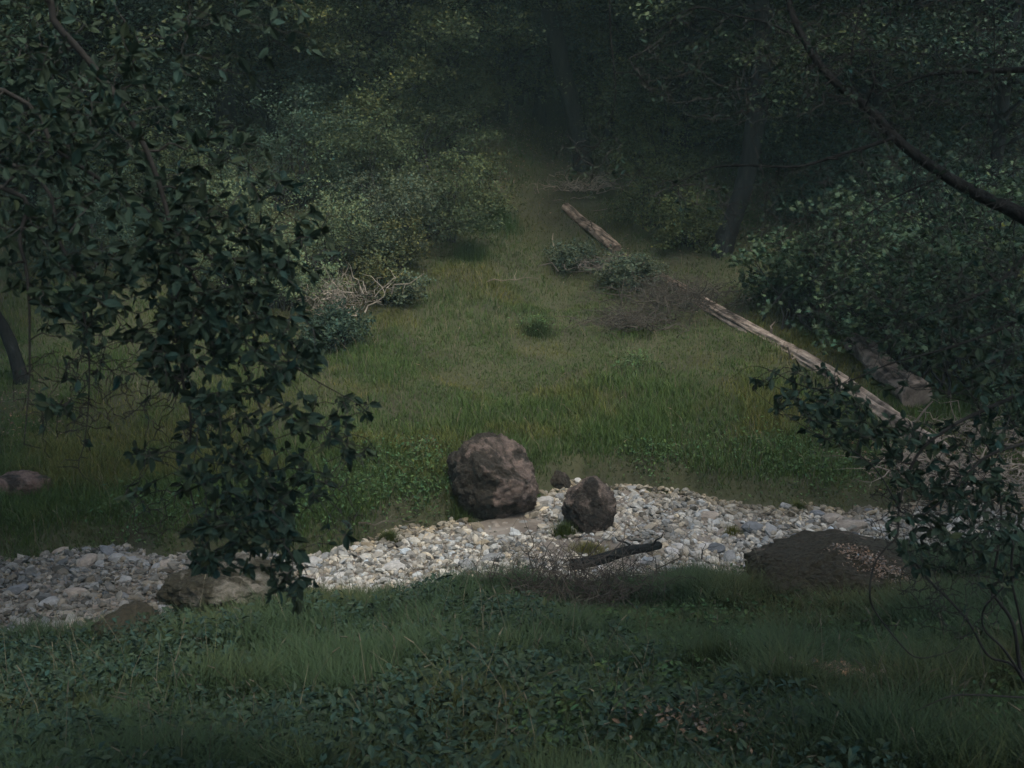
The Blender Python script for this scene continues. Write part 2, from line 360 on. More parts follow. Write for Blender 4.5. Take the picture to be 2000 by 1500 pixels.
def stone_meshes(prefix, mats):
    out = []
    for k in range(8):
        me_o = MB(); me_o.add(v2[k][0], np.array(v2[k][1]).ravel(), [3] * len(v2[k][1])); o = me_o.build('cobble', mats); out.append(o.data); bpy.data.objects.remove(o)
    return out
def stonemat(name, mul):
    return noise_mat(name, [(.3, tuple(.24 * q for q in mul)), (.55, tuple(.36 * q for q in mul)), (.78, tuple(.46 * q for q in mul))], 2.2, 8, .4, 9)
SM = {'white': stone_meshes('w', stonemat('white cobble', (1.0, .98, .9))), 'grey': stone_meshes('g', stonemat('grey cobble', (.55, .56, .53))),
      'dark': stone_meshes('d', stonemat('dark blue grey cobble', (.33, .35, .36))), 'brown': stone_meshes('b', stonemat('warm brown cobble', (.62, .54, .44)))}
def put_stone(x, y, s, kind, label, group=None, name='cobble', flat=1.0, cat='stone'):
    o = bpy.data.objects.new(name, random.choice(SM[kind])); C.objects.link(o)
    o.location = (x, y, float(H(x, y)) + s * .32 * flat); o.scale = (s * random.uniform(.9, 1.35), s * random.uniform(.7, 1.1), s * flat); o.rotation_euler = (random.uniform(-.35, .35), random.uniform(-.35, .35), random.uniform(0, 6.28))
    return tag(o, label, cat, group)
named = [(1470, 1040, 46, 'dark', 'large blue grey stone left of its paired twin in the right of the creek'), (1503, 1042, 40, 'grey', 'grey rounded stone touching the larger blue grey stone on its right'),
 (1552, 1056, 30, 'dark', 'small dark stone just above the mossy near bank boulder'), (1398, 1080, 44, 'dark', 'dark split stone low in the white gravel right of the dead branch'),
 (1425, 1096, 36, 'grey', 'grey stone just below the dark split stone'), (1620, 1022, 40, 'brown', 'warm grey block at the top bank above the mossy boulder'),
 (1660, 1035, 52, 'brown', 'broadest brown grey rock in the row above the mossy boulder'), (1695, 1030, 34, 'grey', 'grey rock at the right end of the row above the mossy boulder'),
 (1385, 1015, 32, 'brown', 'buff stone lying against the far grass edge of the creek'), (1062, 990, 42, 'white', 'pointed white stone between the two boulders'),
 (1092, 975, 28, 'grey', 'pale grey stone behind the pointed white stone between the boulders'), (960, 1100, 40, 'grey', 'grey speckled stone near the grass in the middle of the creek'),
 (912, 1112, 38, 'grey', 'half dark stone left of the grey speckled one by the grass'), (1050, 1075, 26, 'brown', 'small brown stone in the middle of the white gravel'),
 (1028, 1105, 30, 'dark', 'dark shaded stone beside the dead twigs in the middle'), (938, 1040, 20, 'grey', 'flat oval grey stone below the big boulder'),
 (900, 1028, 20, 'grey', 'small grey stone on the sand left below the big boulder'), (758, 1052, 26, 'grey', 'rounded grey stone at the far grass edge left of centre'),
 (800, 1060, 22, 'white', 'rounded pale stone beside the grass edge left of centre'), (775, 1115, 42, 'white', 'large pale stone by the near grass left of centre'),
 (175, 1103, 48, 'brown', 'largest buff stone at the top left of the creek'), (232, 1098, 38, 'grey', 'upright pale slab stone at the top left of the creek'),
 (212, 1085, 32, 'dark', 'dark stone between the buff stone and the upright slab'), (150, 1165, 36, 'brown', 'buff stone in the shaded left gravel'),
 (305, 1118, 30, 'grey', 'pale angular stone near the hanging twigs at left'), (30, 1162, 36, 'dark', 'dark stone in the shaded gravel at the left edge'),
 (100, 1185, 40, 'grey', 'broad grey stone among the shaded left gravel'), (318, 1158, 36, 'grey', 'grey slab stone leaning beside the rock slab at left'),
 (612, 1105, 44, 'white', 'rounded white stone under the tip of the hanging branch'), (240, 1170, 26, 'dark', 'small dark rounded stone in the left gravel'),
 (35, 1240, 44, 'dark', 'dark stone at the lower left corner of the gravel'), (1253, 1035, 26, 'grey', 'grey stone right of the smaller boulder on bare sand'),
 (1325, 1075, 30, 'white', 'white stone just right of the dead branch tip')]
for (px, py, wpx, kd, lab) in named:
    q = G(px, py); put_stone(q[0], q[1], wpx / F * depth(q) / 1.7, kd, lab)
x, y = creek_points(1400, np.random.default_rng(5)); ok = ~blocked(x, y, .02) & ~bare(x, y, .9) & (np.abs(x / y) < .46); x, y = x[ok], y[ok]
cnt = 0
for xx, yy in zip(x, y):
    if cnt >= 250: break
    if any((xx - a) ** 2 + (yy - b) ** 2 < .12 for a, b, *_ in []): continue
    s = min(.13, .05 * random.lognormvariate(.25, .35))
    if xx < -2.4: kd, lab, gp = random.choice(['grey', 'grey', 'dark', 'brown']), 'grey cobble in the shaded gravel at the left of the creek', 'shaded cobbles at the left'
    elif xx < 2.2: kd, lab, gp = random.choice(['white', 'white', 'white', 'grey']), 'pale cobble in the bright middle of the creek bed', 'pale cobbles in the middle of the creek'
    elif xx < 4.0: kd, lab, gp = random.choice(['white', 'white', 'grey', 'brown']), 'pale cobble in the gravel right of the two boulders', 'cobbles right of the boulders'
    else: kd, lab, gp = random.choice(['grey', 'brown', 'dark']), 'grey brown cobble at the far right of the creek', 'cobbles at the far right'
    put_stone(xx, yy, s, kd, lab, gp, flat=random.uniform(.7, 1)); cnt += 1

for bi in (0, 1):                                        # stones banked against the two creek boulders
    bx_, by_, br = BOULD[bi]
    for k in range(11):
        a = math.pi * (1.0 + k / 10.0) + random.uniform(-.1, .1) if bi == 0 else random.uniform(0, 6.28)
        rr_ = br * random.uniform(1.0, 1.22); sy_ = by_ + rr_ * math.sin(a)
        if sy_ > float(Yf(bx_ + rr_ * math.cos(a))) - .05: continue
        put_stone(bx_ + rr_ * math.cos(a), by_ + rr_ * math.sin(a), random.uniform(.035, .08), random.choice(['grey', 'brown', 'dark', 'white']),
            'small stone lying against the foot of the %s creek boulder' % ('big' if bi == 0 else 'smaller'), 'stones at the foot of the %s boulder' % ('big' if bi == 0 else 'smaller'))
# ------------------------------------------------------------------ grass
BLADE = (np.array([[-.5, 0, 0], [.5, 0, 0], [.38, .12, .55], [-.38, .12, .55], [0, .42, 1.0]]), [[0, 1, 2, 3], [3, 2, 4]])
def grass(name, label, x, y, hgt, wid, mat, colf, lean=.5, lodge=0.0):
    n = len(x); a = rng.uniform(0, 6.28, n); Rz = rotz(a)
    S = np.zeros((n, 3)); S[:, 0] = wid * rng.uniform(.6, 1.4, n); S[:, 2] = hgt * rng.uniform(.6, 1.3, n); S[:, 1] = S[:, 2] * rng.uniform(.3, 1.6, n) * lean * 2
    T = np.stack([x, y, H(x, y) - .015], -1)
    m = MB(); m.inst(BLADE[0], BLADE[1], Rz * S[:, None, :], T, colf(x, y, n)); o = m.build(name, mat); tag(o, label, 'grass', kind='stuff'); return o
def meadow_col(x, y, n):
    p = patchnoise(x, y, .55, 3); q = patchnoise(x, y, 1.7, 9); c = rng.uniform(.7, 1.25, n)[:, None] * np.ones((1, 3))
    f = y - Yf(x); lush = sst(1 - f / 2.6) * .8 + sst(-p * 1.2 - .1)
    dry = np.clip(sst(p * .9 + .15 + q * .6) - .3 * lush, 0, 1)
    c *= (1 - dry)[:, None] * np.array([.70, 1.0, .75]) + dry[:, None] * np.array([1.28, 1.17, .85])
    st = rng.random(n) < .10; c[st] = c[st] * np.array([1.9, 1.45, 1.7])
    c *= (1 - .22 * sst((f - 6) / 6))[:, None]
    return c
def frustum(n, y0, y1, k=.47, p=1.0):
    y = y0 + (y1 - y0) * rng.random(n) ** p; x = rng.uniform(-1, 1, n) * (y * k + .6); return x, y
x, y = frustum(760000, 15, 42, .46, 1.35); f = y - Yf(x); dens = patchnoise(x, y, 1.1, 21)
ok = (f > -.12) & ~blocked(x, y, -.1) & (rng.random(len(x)) < np.clip(.85 + .3 * dens + .5 * (f < .8), .2, 1) * np.clip(1.35 - f / 26, .3, 1)); x, y = x[ok], y[ok]
hm = (.065 + .06 * sst(patchnoise(x, y, .8, 4) + .3) + .08 * sst((y - Yf(x) - .2) / .8) * sst(1.6 - (y - Yf(x)) / 3)) * (.55 + .45 * sst((y - Yf(x)) / .5))
grass('meadow_grass', 'fine green and straw coloured meadow grass beyond the creek', x, y, hm, .007 + .00012 * y, M['grass'], meadow_col, .85)
def bank_col(x, y, n):
    p = patchnoise(x, y, .8, 13); c = rng.uniform(.6, 1.25, n)[:, None] * np.ones((1, 3))
    dry = sst(p * .8 - .1 + (x > 2.5) * .2); c *= (1 - dry)[:, None] * np.array([.85, 1., 1.]) + dry[:, None] * np.array([1.45, 1.15, .95])
    st = rng.random(n) < .08; c[st] = c[st] * np.array([1.6, 1.25, 1.3]); return c
x, y = frustum(520000, 2.5, 15.5, .5, .8); s_ = Yn(x) - y
ok = (s_ > -.22) & ~blocked(x, y, -.16); x, y, s_ = x[ok], y[ok], s_[ok]
ok = rng.random(len(x)) < np.where(x < -1.2 + .5 * np.sin(y * 2), .8, 1) * np.clip(1.0 - .35 * patchnoise(x, y, 1.5, 2), .35, 1); x, y, s_ = x[ok], y[ok], s_[ok]
hb = (.15 + .2 * sst(patchnoise(x, y, 1.1, 8) + .2)) * (.3 + .7 * sst((s_ + .1) / 1.3)) 
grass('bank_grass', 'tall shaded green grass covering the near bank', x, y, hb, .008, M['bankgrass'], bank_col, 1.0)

# ------------------------------------------------------------------ broad undergrowth, litter
def leafcover(name, label, x, y, zlo, zhi, size, mat, tmpl, lo=.6, hi=1.35, upb=1.2, kind='stuff', cat='undergrowth', lift=None):
    n = len(x); Mx = frames(n, upb) * (size * rng.uniform(.45, 1.6, n))[:, None, None]
    z = H(x, y) + rng.uniform(zlo, zhi, n) * (1 if lift is None else lift)
    m = MB(); m.inst(tmpl[0], tmpl[1], Mx, np.stack([x, y, z], -1), tints(n, lo, hi)); o = m.build(name, mat); tag(o, label, cat, kind=kind); return o
x, y = frustum(150000, 2.5, 14.2, .5, .8); s_ = Yn(x) - y; pn = patchnoise(x, y, .7, 31)
ok = (s_ > .9 + .5 * pn) & (rng.random(len(x)) < .5) & ~blocked(x, y, -.12) & (x + .5 * pn < 1.4 - .25 * (y - 10) - 1.2 * sst((y - 10) / 3)) ; x, y, s_, pn = x[ok], y[ok], s_[ok], pn[ok]
lift = .5 + .5 * sst(patchnoise(x, y, 1.3, 17) + .4)
leafcover('bramble_thicket', 'dense dark bramble leaves carpeting the near bank at lower left', x, y, .08, .40, .056, M['bramble'], LEAF8, .6, 1.35, .9, lift=lift * np.clip(s_ / 1.2, .3, 1))
x, y = frustum(42000, 2.5, 14, .5, .8); s_ = Yn(x) - y; pn = patchnoise(x, y, .9, 77)
ok = (s_ > .3) & (pn > .0) & (x > 0) & ~blocked(x, y, -.1); x, y = x[ok], y[ok]
leafcover('broad_weeds', 'low broad leaved weeds among the grass at lower right', x, y, .05, .24, .05, M['herb'], LEAF8, .35, .8, 1.0)
# lush herbs on the far bank
hp = [(700, 960, 1.1), (780, 930, .9), (830, 985, .7), (620, 985, .9), (1290, 900, .8), (1500, 880, 1.0), (1620, 930, 1.0), (300, 1010, .9), (1050, 640, .45), (1240, 715, .4), (820, 890, .5)]
X_, Y_ = [], []
for (px, py, rr) in hp:
    q = G(px, py); n = int(800 * rr); X_.append(q[0] + rng.normal(0, rr * .5, n)); Y_.append(q[1] + rng.normal(0, rr * .5, n))
x, y = np.concatenate(X_), np.concatenate(Y_); ok = (y > Yf(x) + .05) & ~blocked(x, y, -.05)
leafcover('bank_herbs', 'lush low herbs along the meadow edge of the creek', x[ok], y[ok], .04, .2, .045, M['herb'], LEAF8, .5, 1.2, .9)
# fallen leaves : on the mossy boulder and in pockets on both banks
X_, Y_, Z_ = [], [], []
def litter(px, py, rx, ry, n, zoff=0.02):
    q = G(px, py); X_.append(q[0] + rng.normal(0, rx, n)); Y_.append(q[1] + rng.normal(0, ry, n)); Z_.append(np.full(n, zoff))
litter(1635, 1350, .16, .14, 260, .16); litter(1400, 1450, .25, .2, 260, .14); litter(1410, 1420, .3, .2, 200, .12); litter(950, 250, 1.4, 1.0, 1500); litter(930, 345, .7, .5, 700)
litter(1560, 420, 1.5, 1.5, 2500); litter(40, 820, .5, .5, 300); litter(1790, 900, .6, .5, 900, .05); litter(1880, 950, .7, .5, 900, .05)
x, y, z = np.concatenate(X_), np.concatenate(Y_), np.concatenate(Z_); n = len(x)
m = MB(); Mx = frames(n, 1.5) * rng.uniform(.03, .07, n)[:, None, None]; m.inst(LEAF8[0], LEAF8[1], Mx, np.stack([x, y, H(x, y) + z + rng.uniform(0, .05, n)], -1), tints(n, .5, 1.2))
tag(m.build('leaf_litter', M['litter']), 'scattered brown fallen leaves on the forest floor', 'leaf litter', kind='stuff')
bo = [o for o in bpy.data.objects if o.get('label', '').startswith('broad dark mossy')][0]
dg = bpy.context.evaluated_depsgraph_get(); T_, = [[]]
for _ in range(800):
    u = random.gauss(0, .12); vv = random.random(); lx = bo.location.x + .04 + (vv - .35) * .55 + u; ly = bo.location.y - .2 - vv * .62 + random.gauss(0, .06)
    hit, loc, nr, ix = bo.ray_cast(Vector((lx, ly, 9)) - bo.location, Vector((0, 0, -1)))
    if hit: T_.append(np.array(loc + bo.location) + [0, 0, .012])
T_ = np.array(T_); m = MB(); n = len(T_); m.inst(LEAF8[0], LEAF8[1], frames(n, 1.6) * rng.uniform(.02, .045, n)[:, None, None], T_, tints(n, .6, 1.4))
tag(m.build('fallen_leaves', M['litter']), 'drift of pinkish dry leaves lying on the mossy boulder', 'leaf litter', kind='stuff')
# dry tuft of grass among the creek stones
def tuft(px, py, rr, n, hgt, label, col, name='grass_tuft', lean=.9):
    q = G(px, py); a = rng.uniform(0, 6.28, n); rad = rr * np.abs(rng.normal(0, .55, n)); bx_, by_ = q[0] + rad * np.cos(a), q[1] + rad * np.sin(a) * .8
    S = np.stack([np.full(n, .006) * rng.uniform(.6, 1.5, n), np.ones(n), np.ones(n)], -1); hh = hgt * rng.uniform(.35, 1.3, n) * np.exp(-(rad / rr) ** 2 * .6); S[:, 2] = hh; S[:, 1] = hh * rng.uniform(.3, 1.8, n) * lean
    c = rng.uniform(.6, 1.3, n)[:, None] * np.array(col); m = MB(); m.inst(BLADE[0], BLADE[1], rotz(rng.uniform(0, 6.28, n)) * S[:, None, :], np.stack([bx_ - q[0], by_ - q[1], H(bx_, by_) - q[2] - .012], -1), c)
    o = m.build(name, M['grass']); o.location = q; tag(o, label, 'grass tuft'); return o
tuft(1100, 1050, .22, 1100, .22, 'green tuft of arching grass left of the smaller boulder', (.8, .9, .7))
tuft(1150, 1082, .42, 1600, .15, 'straw coloured grass tuft in the gravel below the smaller boulder', (2.0, 1.55, 1.3))
tuft(1430, 1045, .2, 450, .14, 'small olive grass tuft among the stones at right', (1.5, 1.3, .9))
tuft(900, 990, .3, 1000, .2, 'dry brown grass clump at the foot of the big boulder', (1.0, .85, .9))
tuft(960, 440, .8, 3500, .55, 'tall dark green grass clump at the top of the clearing', (.55, .85, .75), lean=.35)
tuft(920, 505, .6, 1800, .4, 'dark low bushy clump left of the small white stick', (.5, .7, .7), lean=.5)
tuft(1050, 655, .4, 1200, .3, 'dark green weed clump in the middle of the meadow', (.5, .65, .6), lean=.9)
tuft(1400, 1330, .5, 2200, .34, 'tall dark weed clump on the near bank right of centre', (.5, .6, .6), lean=.7)
tuft(1520, 1380, .4, 1500, .28, 'dark weed clump beside the litter patch on the near bank', (.45, .55, .55), lean=.7)

def stalks(name, label, n, ylo, yhi, near, hg, mat, col):
    x, y = frustum(n, ylo, yhi, .46); ok = ((Yn(x) - y > .15) if near else (y - Yf(x) > .2)) & ~blocked(x, y); x, y = x[ok], y[ok]; m = MB()
    for a, b in zip(x, y):
        h_ = hg * random.uniform(.5, 1.3); z = float(H(a, b)); d = rng.normal(0, .3, 2) * h_; c = np.array(col) * random.uniform(.6, 1.3)
        m.tube([[a, b, z - .02], [a + d[0] * .3, b + d[1] * .3, z + h_ * .55], [a + d[0], b + d[1], z + h_]], [.003, .0025, .0012], 3, c)
        if random.random() < .5: m.tube([[a + d[0], b + d[1], z + h_], [a + d[0] * 1.25, b + d[1] * 1.25, z + h_ * 1.08]], [.006, .002], 4, c)
    tag(m.build(name, mat), label, 'grass', kind='stuff')
stalks('dry_stalks', 'thin dry seed stalks standing in the near bank grass', 900, 6, 14.5, True, .42, M['drytwig'], (.6, .62, .5))
stalks('meadow_stalks', 'thin dry seed stalks scattered over the meadow', 2200, 15, 32, False, .3, M['drytwig'], (1.0, .95, .75))
tuft(1560, 1172, .35, 1500, .24, 'tall green grass growing against the front of the mossy near bank boulder', (.6, .75, .6), lean=.8)
tuft(900, 1012, .28, 900, .2, 'green grass clump hugging the left foot of the big boulder', (.75, .9, .7), lean=.8)
tuft(1045, 985, .22, 600, .18, 'green grass clump at the right foot of the big boulder', (.7, .95, .7), lean=.8)
tuft(760, 1058, .2, 1300, .16, 'ragged grass tuft overhanging the far creek edge left of centre', (.95, .95, .75), lean=1.2)
tuft(1560, 1000, .2, 1300, .16, 'ragged grass tuft overhanging the far creek edge at right', (.95, .95, .75), lean=1.2)
# ------------------------------------------------------------------ shrubs
def shrub(px, py, wid, hgt, mat, label, leaf=.045, nl=9000, seed=0, tmpl=LEAF4, name='shrub', group=None, cat='shrub', stems=14, lobes=26, lo=.75, hi=1.25, at=None, stemmat='twig', open_=.0):
    r = np.random.default_rng(seed + 1000); q = G(px, py) if at is None else np.array([at[0], at[1], float(H(at[0], at[1]))])
    root = empty(name, q, label, cat, group)
    a = r.uniform(0, 6.28, lobes); el = r.uniform(-.05, 1, lobes); rad = np.sqrt(1 - np.clip(el, 0, 1) ** 2 * .8) * r.uniform(.45, 1.25, lobes)
    cx = np.stack([np.cos(a) * rad * wid / 2 * .8, np.sin(a) * rad * wid / 2 * .8, (.22 + .68 * np.clip(el, 0, 1)) * hgt * r.uniform(.65, 1.15, lobes)], -1)
    m = MB(); bases = np.stack([r.normal(0, .1 * wid, stems), r.normal(0, .1 * wid, stems), np.full(stems, -.05)], -1)
    for k in range(lobes):
        b = bases[k % stems]; m.tube(curve(b, cx[k], .08, .04, 6, r), np.linspace(.018, .004, 6) * (hgt / 2 + .4), 4)
        for _ in range(3): e = cx[k] + r.normal(0, .17 * wid / 2, 3); m.tube(curve(cx[k] * .8 + b * .2, e, .04, .06, 4, r), np.linspace(.006, .002, 4), 3)
    m.build('stems', M[stemmat], root)
    per = nl // lobes; L = MB()
    for k in range(lobes):
        sp = np.array([1, 1, .6]) * wid * r.uniform(.1, .17); nsub = 14
        sub = cx[k] + r.normal(0, 1, (nsub, 3)) * sp; idx = r.integers(0, nsub, per)
        pts = sub[idx] + r.normal(0, 1, (per, 3)) * sp * .28; pts[:, 2] = np.maximum(pts[:, 2], .03)
        L.inst(tmpl[0], tmpl[1], frames(per, .5, r) * (leaf * r.uniform(.6, 1.4, per))[:, None, None], pts, tints(per, lo, hi, r) * r.uniform(.55, 1.3))
    L.build('foliage', mat, root); return root
SH = [(470, 560, 2.3, 2.3, 'sage', 'pale green bush left of the two behind the hanging leaves'),
 (625, 545, 2.5, 2.1, 'sage', 'brightest pale sage bush above the bare grey twigs'),
 (555, 600, 1.8, 1.2, 'sage', 'low pale bush partly hidden by the hanging branch'),
 (760, 500, 2.4, 1.8, 'greysage', 'grey green bush right behind the pale sage bush'),
 (765, 530, 1.3, 1.3, 'yellow', 'yellowish bush between the sage bush and the dark bushes'),
 (740, 585, 1.2, .9, 'yellow', 'low yellow green bush beside the bare twigs'),
 (775, 585, 1.1, .7, 'greysage', 'low dull bush at the left edge of the meadow'),
 (860, 470, 2.6, 1.8, 'oak', 'rounded dark olive bush left of the clearing top'),
 (930, 430, 2.0, 1.5, 'olive', 'small olive bush next to the gap at the clearing top'),
 (700, 390, 3.0, 1.9, 'oak', 'dark bush behind the grey green bush'),
 (560, 400, 3.2, 2.4, 'cool', 'cool dark bush beside the thick trunk at left'),
 (820, 330, 3.2, 2.2, 'oak', 'tall olive bush under the far trees left of centre'),
 (700, 260, 3.4, 2.4, 'cool', 'cool green bush far back left of centre'),
 (330, 440, 3.4, 2.4, 'oak', 'dark bush left of the thick trunk'),
 (200, 520, 3.0, 1.8, 'cool', 'low dark bush at the back of the left meadow'),
 (650, 680, 1.3, .7, 'cool', 'dark low growth at the left meadow edge below the twigs'),
 (1290, 440, 2.2, 1.6, 'olive', 'olive bush just above the short broken log'),
 (1270, 350, 2.6, 2.2, 'olive', 'bush right of the twin trunks'),
 (1350, 480, 1.8, 1.2, 'olive', 'low bush between the short log and the leaning trunk'),
 (1230, 560, 1.3, .6, 'greysage', 'low scrub right of the short log end'),
 (1120, 520, 1.3, .45, 'greysage', 'flat grey scrub under the short log'),
 (1500, 330, 3.6, 2.2, 'cool', 'dark bush behind the leaning trunk on the right slope'),
 (1380, 250, 3.2, 2.6, 'oak', 'dark bush high on the right slope')]
for k, (px, py, wd, hg, mt, lab) in enumerate(SH):
    shrub(px, py, wd, hg, M[mt], lab, nl=int(3400 * wd), seed=k, leaf=.062 if mt != 'sage' else .055)
MP = [(1560, 640, 2.4, 2.3, 'leafy maple sapling just behind the long fallen log'), (1660, 640, 2.8, 2.6, 'maple sapling above the middle of the long fallen log'),
 (1780, 720, 3.0, 2.6, 'maple sapling above the right half of the fallen log'), (1900, 770, 2.8, 2.8, 'broad maple sapling near the right edge of the photo'),
 (1990, 700, 3.0, 3.6, 'tall maple sapling cut by the right edge'), (1800, 520, 3.2, 2.8, 'maple bush higher on the right slope'),
 (1930, 430, 3.4, 3.0, 'maple bush high at the right edge'), (1640, 430, 3.0, 2.2, 'maple bush on the slope right of the leaning trunk')]
for k, (px, py, wd, hg, lab) in enumerate(MP):
    shrub(px, py, wd, hg, M['maple'] if k < 5 else M['cool'], lab, leaf=.11, nl=int(1500 * wd), seed=50 + k, tmpl=LEAFM, name='maple_sapling', cat='sapling', lo=.45, hi=1.5)

shrub(1835, 175, 3.6, 3.0, M['bright'], 'bright yellow green leafed bush high on the right slope', leaf=.13, nl=2600, seed=71, tmpl=LEAFM)
shrub(1925, 590, 1.6, 1.5, M['bright'], 'bright yellow green sprig among the maple saplings at the right edge', leaf=.10, nl=700, seed=72, tmpl=LEAFM)
shrub(470, 170, 3.0, 2.2, M['olive'], 'olive bush in the gap right of the thick trunk', leaf=.08, nl=7000, seed=73)
# ------------------------------------------------------------------ dead brush, twigs, logs
def brush(name, label, px, py, wid, hgt, n, mat, seed, r0=.006, cat='brush', col=(1, 1, 1), up=.5, group=None, at_up=0):
    r = np.random.default_rng(seed); q = G(px, py); root_z = 0
    m = MB()
    for _ in range(n):
        a = np.array([r.normal(0, wid * .25), r.normal(0, wid * .2), r.uniform(0, hgt * .4)])
        d = r.normal(0, 1, 3); d[2] = abs(d[2]) * up; d /= np.linalg.norm(d); L = r.uniform(.25, .9) * wid * .6
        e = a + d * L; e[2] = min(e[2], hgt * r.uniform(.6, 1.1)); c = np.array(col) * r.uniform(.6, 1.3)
        cv = curve(a, e, r.uniform(-.05, .12), .06, 6, r); m.tube(cv, np.linspace(r0 * r.uniform(.6, 1.6), .0015, 6), 4, c)
        for _ in range(2):
            k = r.integers(1, 5); d2 = r.normal(0, 1, 3); e2 = cv[k] + d2 / np.linalg.norm(d2) * L * .35; e2[2] = max(e2[2], .01)
            m.tube(curve(cv[k], e2, 0, .06, 4, r), np.linspace(r0 * .5, .001, 4), 3, c)
    o = m.build(name, mat); o.location = q; tag(o, label, cat, group); return o
brush('dead_brush', 'bare grey twigs arching down below the sage bush', 665, 618, 1.6, 1.35, 120, M['drytwig'], 1, .011, col=(1.35, 1.35, 1.3), up=.9)
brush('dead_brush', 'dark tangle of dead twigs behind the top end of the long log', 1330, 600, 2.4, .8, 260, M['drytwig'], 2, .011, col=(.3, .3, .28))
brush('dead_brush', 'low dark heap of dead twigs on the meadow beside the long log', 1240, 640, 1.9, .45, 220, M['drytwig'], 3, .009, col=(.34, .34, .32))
brush('dead_brush', 'pale dead branches at the top of the clearing by the twin trunks', 1140, 375, 2.2, .55, 70, M['drytwig'], 4, .014, col=(1.2, 1.15, 1.05), up=.3)
brush('dead_brush', 'grey twigs lying where the short log ends', 1180, 530, 1.8, .4, 110, M['drytwig'], 5, .01, col=(.8, .8, .8), up=.3)
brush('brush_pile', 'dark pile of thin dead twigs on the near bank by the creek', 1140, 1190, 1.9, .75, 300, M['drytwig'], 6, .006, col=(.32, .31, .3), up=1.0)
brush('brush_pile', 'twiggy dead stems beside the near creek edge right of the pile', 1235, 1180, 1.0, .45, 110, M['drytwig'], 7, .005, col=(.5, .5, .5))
brush('driftwood_pile', 'pale flood debris of sticks where the long log meets the creek', 1860, 930, 2.4, .45, 190, M['drytwig'], 8, .016, col=(1.5, 1.4, 1.3), up=.25)
brush('twig_tangle', 'dry pale sticks in the shaded grass at the right edge', 1940, 860, 1.8, .5, 90, M['drytwig'], 9, .012, col=(1.1, 1.05, 1.0), up=.3)

def log(name, label, p0, p1, r0, r1, seed, mat, cracks=3, lift=.6, seg=60, ns=28, stubs=3, bend=.0, cat='log', col=(1, 1, 1)):
    r = np.random.default_rng(seed); a, b = np.array(p0), np.array(p1); t = np.linspace(0, 1, seg)
    pts = a + (b - a) * t[:, None]; L = np.linalg.norm(b - a); pts[:, 0] += bend * np.sin(t * 3.1) * L; pts[:, 2] += r0 * .18 * np.sin(t * 9 + seed)
    org = a.copy(); root = empty(name, org, label, cat); rad = np.linspace(r0, r1, seg)
    d = (b - a) / L; u = np.cross(d, [0, 0, 1]); u /= np.linalg.norm(u); w_ = np.cross(u, d)
    th = np.arange(ns) / ns * 2 * math.pi; TT, TH = np.meshgrid(t, th, indexing='ij')
    rr = rad[:, None] * (1 + .05 * np.sin(TH * 2 + seed + TT * 3) + .04 * np.sin(TH * 5 + TT * 14 + 2) + .03 * r.normal(size=TT.shape))
    dark = np.ones_like(rr)
    for k in range(cracks):
        c0 = 1.57 + (k - (cracks - 1) / 2) * .75 + r.uniform(-.15, .15); off = c0 + .22 * np.sin(TT * r.uniform(4, 9) + k * 2) + .10 * np.sin(TT * 37 + k)
        wdt = .09 + .10 * np.clip(np.sin(TT * r.uniform(5, 12) + k), 0, 1); dd = np.exp(-((np.angle(np.exp(1j * (TH - off)))) / wdt) ** 2); rr *= 1 - .22 * dd; dark *= 1 - .7 * dd
    v = (pts[:, None] - org) + rr[..., None] * (np.cos(TH)[..., None] * u + np.sin(TH)[..., None] * w_)
    i = np.arange(seg - 1)[:, None] * ns; j = np.arange(ns)[None]; k = (j + 1) % ns
    q = np.stack([i + j, i + k, i + ns + k, i + ns + j], -1).reshape(-1, 4)
    # per-face patches: bark clinging in places, bare wood elsewhere
    bark = fbm(np.stack([TT * 22, np.cos(TH) * 1.2, np.sin(TH) * 1.2], -1).reshape(-1, 3), seed, 4); g_ = np.where(bark > .45, .35, 1.0) * (1 + .12 * r.normal(size=bark.shape))
    colr = (np.clip(g_, .2, 1.4) * dark.ravel())[:, None] * np.array(col) * np.where(bark > .45, 1, 1)[:, None]
    m = MB(); m.add(v.reshape(-1, 3), list(q.ravel()) + list(range(ns))[::-1] + list(range((seg - 1) * ns, seg * ns)), [4] * len(q) + [ns, ns], colr)
    m.build('log_trunk', mat, root)
    for s in range(stubs):
        tt = r.uniform(.1, .9); c = pts[int(tt * (seg - 1))] - org; dr = u * r.choice([-1, 1]) * .7 + w_ * r.uniform(.3, 1) + d * r.uniform(-.4, .4); L2 = r.uniform(.25, .6)
        m = MB(); m.tube(curve(c, c + dr * L2, 0, .08, 5, r), np.linspace(r0 * .28, r0 * .08, 5), 6, np.array(col) * .7); m.build('branch_stub', mat, root)
    return root
def gl(px, py, up): q = G(px, py); q[2] += up; return q
log('fallen_log', 'long pale fallen log running from the dead twigs down to the right of the meadow', gl(1365, 592, .05), gl(1835, 900, .06), .12, .235, 3, M['dead'], stubs=4, col=(1.0, .98, .98), bend=.022, cracks=5)
log('fallen_log', 'short broken pale log at the top of the clearing', gl(1105, 412, .08), gl(1205, 492, .06), .115, .14, 8, M['dead'], stubs=2, seg=30, col=(1.1, 1.0, .9))
log('fallen_log', 'rotten dark middle length of the fallen trunk lying in the dead twigs', gl(1215, 502, .0), gl(1350, 583, .04), .11, .12, 19, M['dead'], stubs=3, seg=30, col=(.42, .38, .34), bend=.02)
log('fallen_log', 'shaded grey log lying behind the long log under the maple saplings', gl(1668, 690, .2), gl(1790, 800, .2), .22, .26, 12, M['dead'], stubs=1, seg=30, col=(.7, .68, .68))
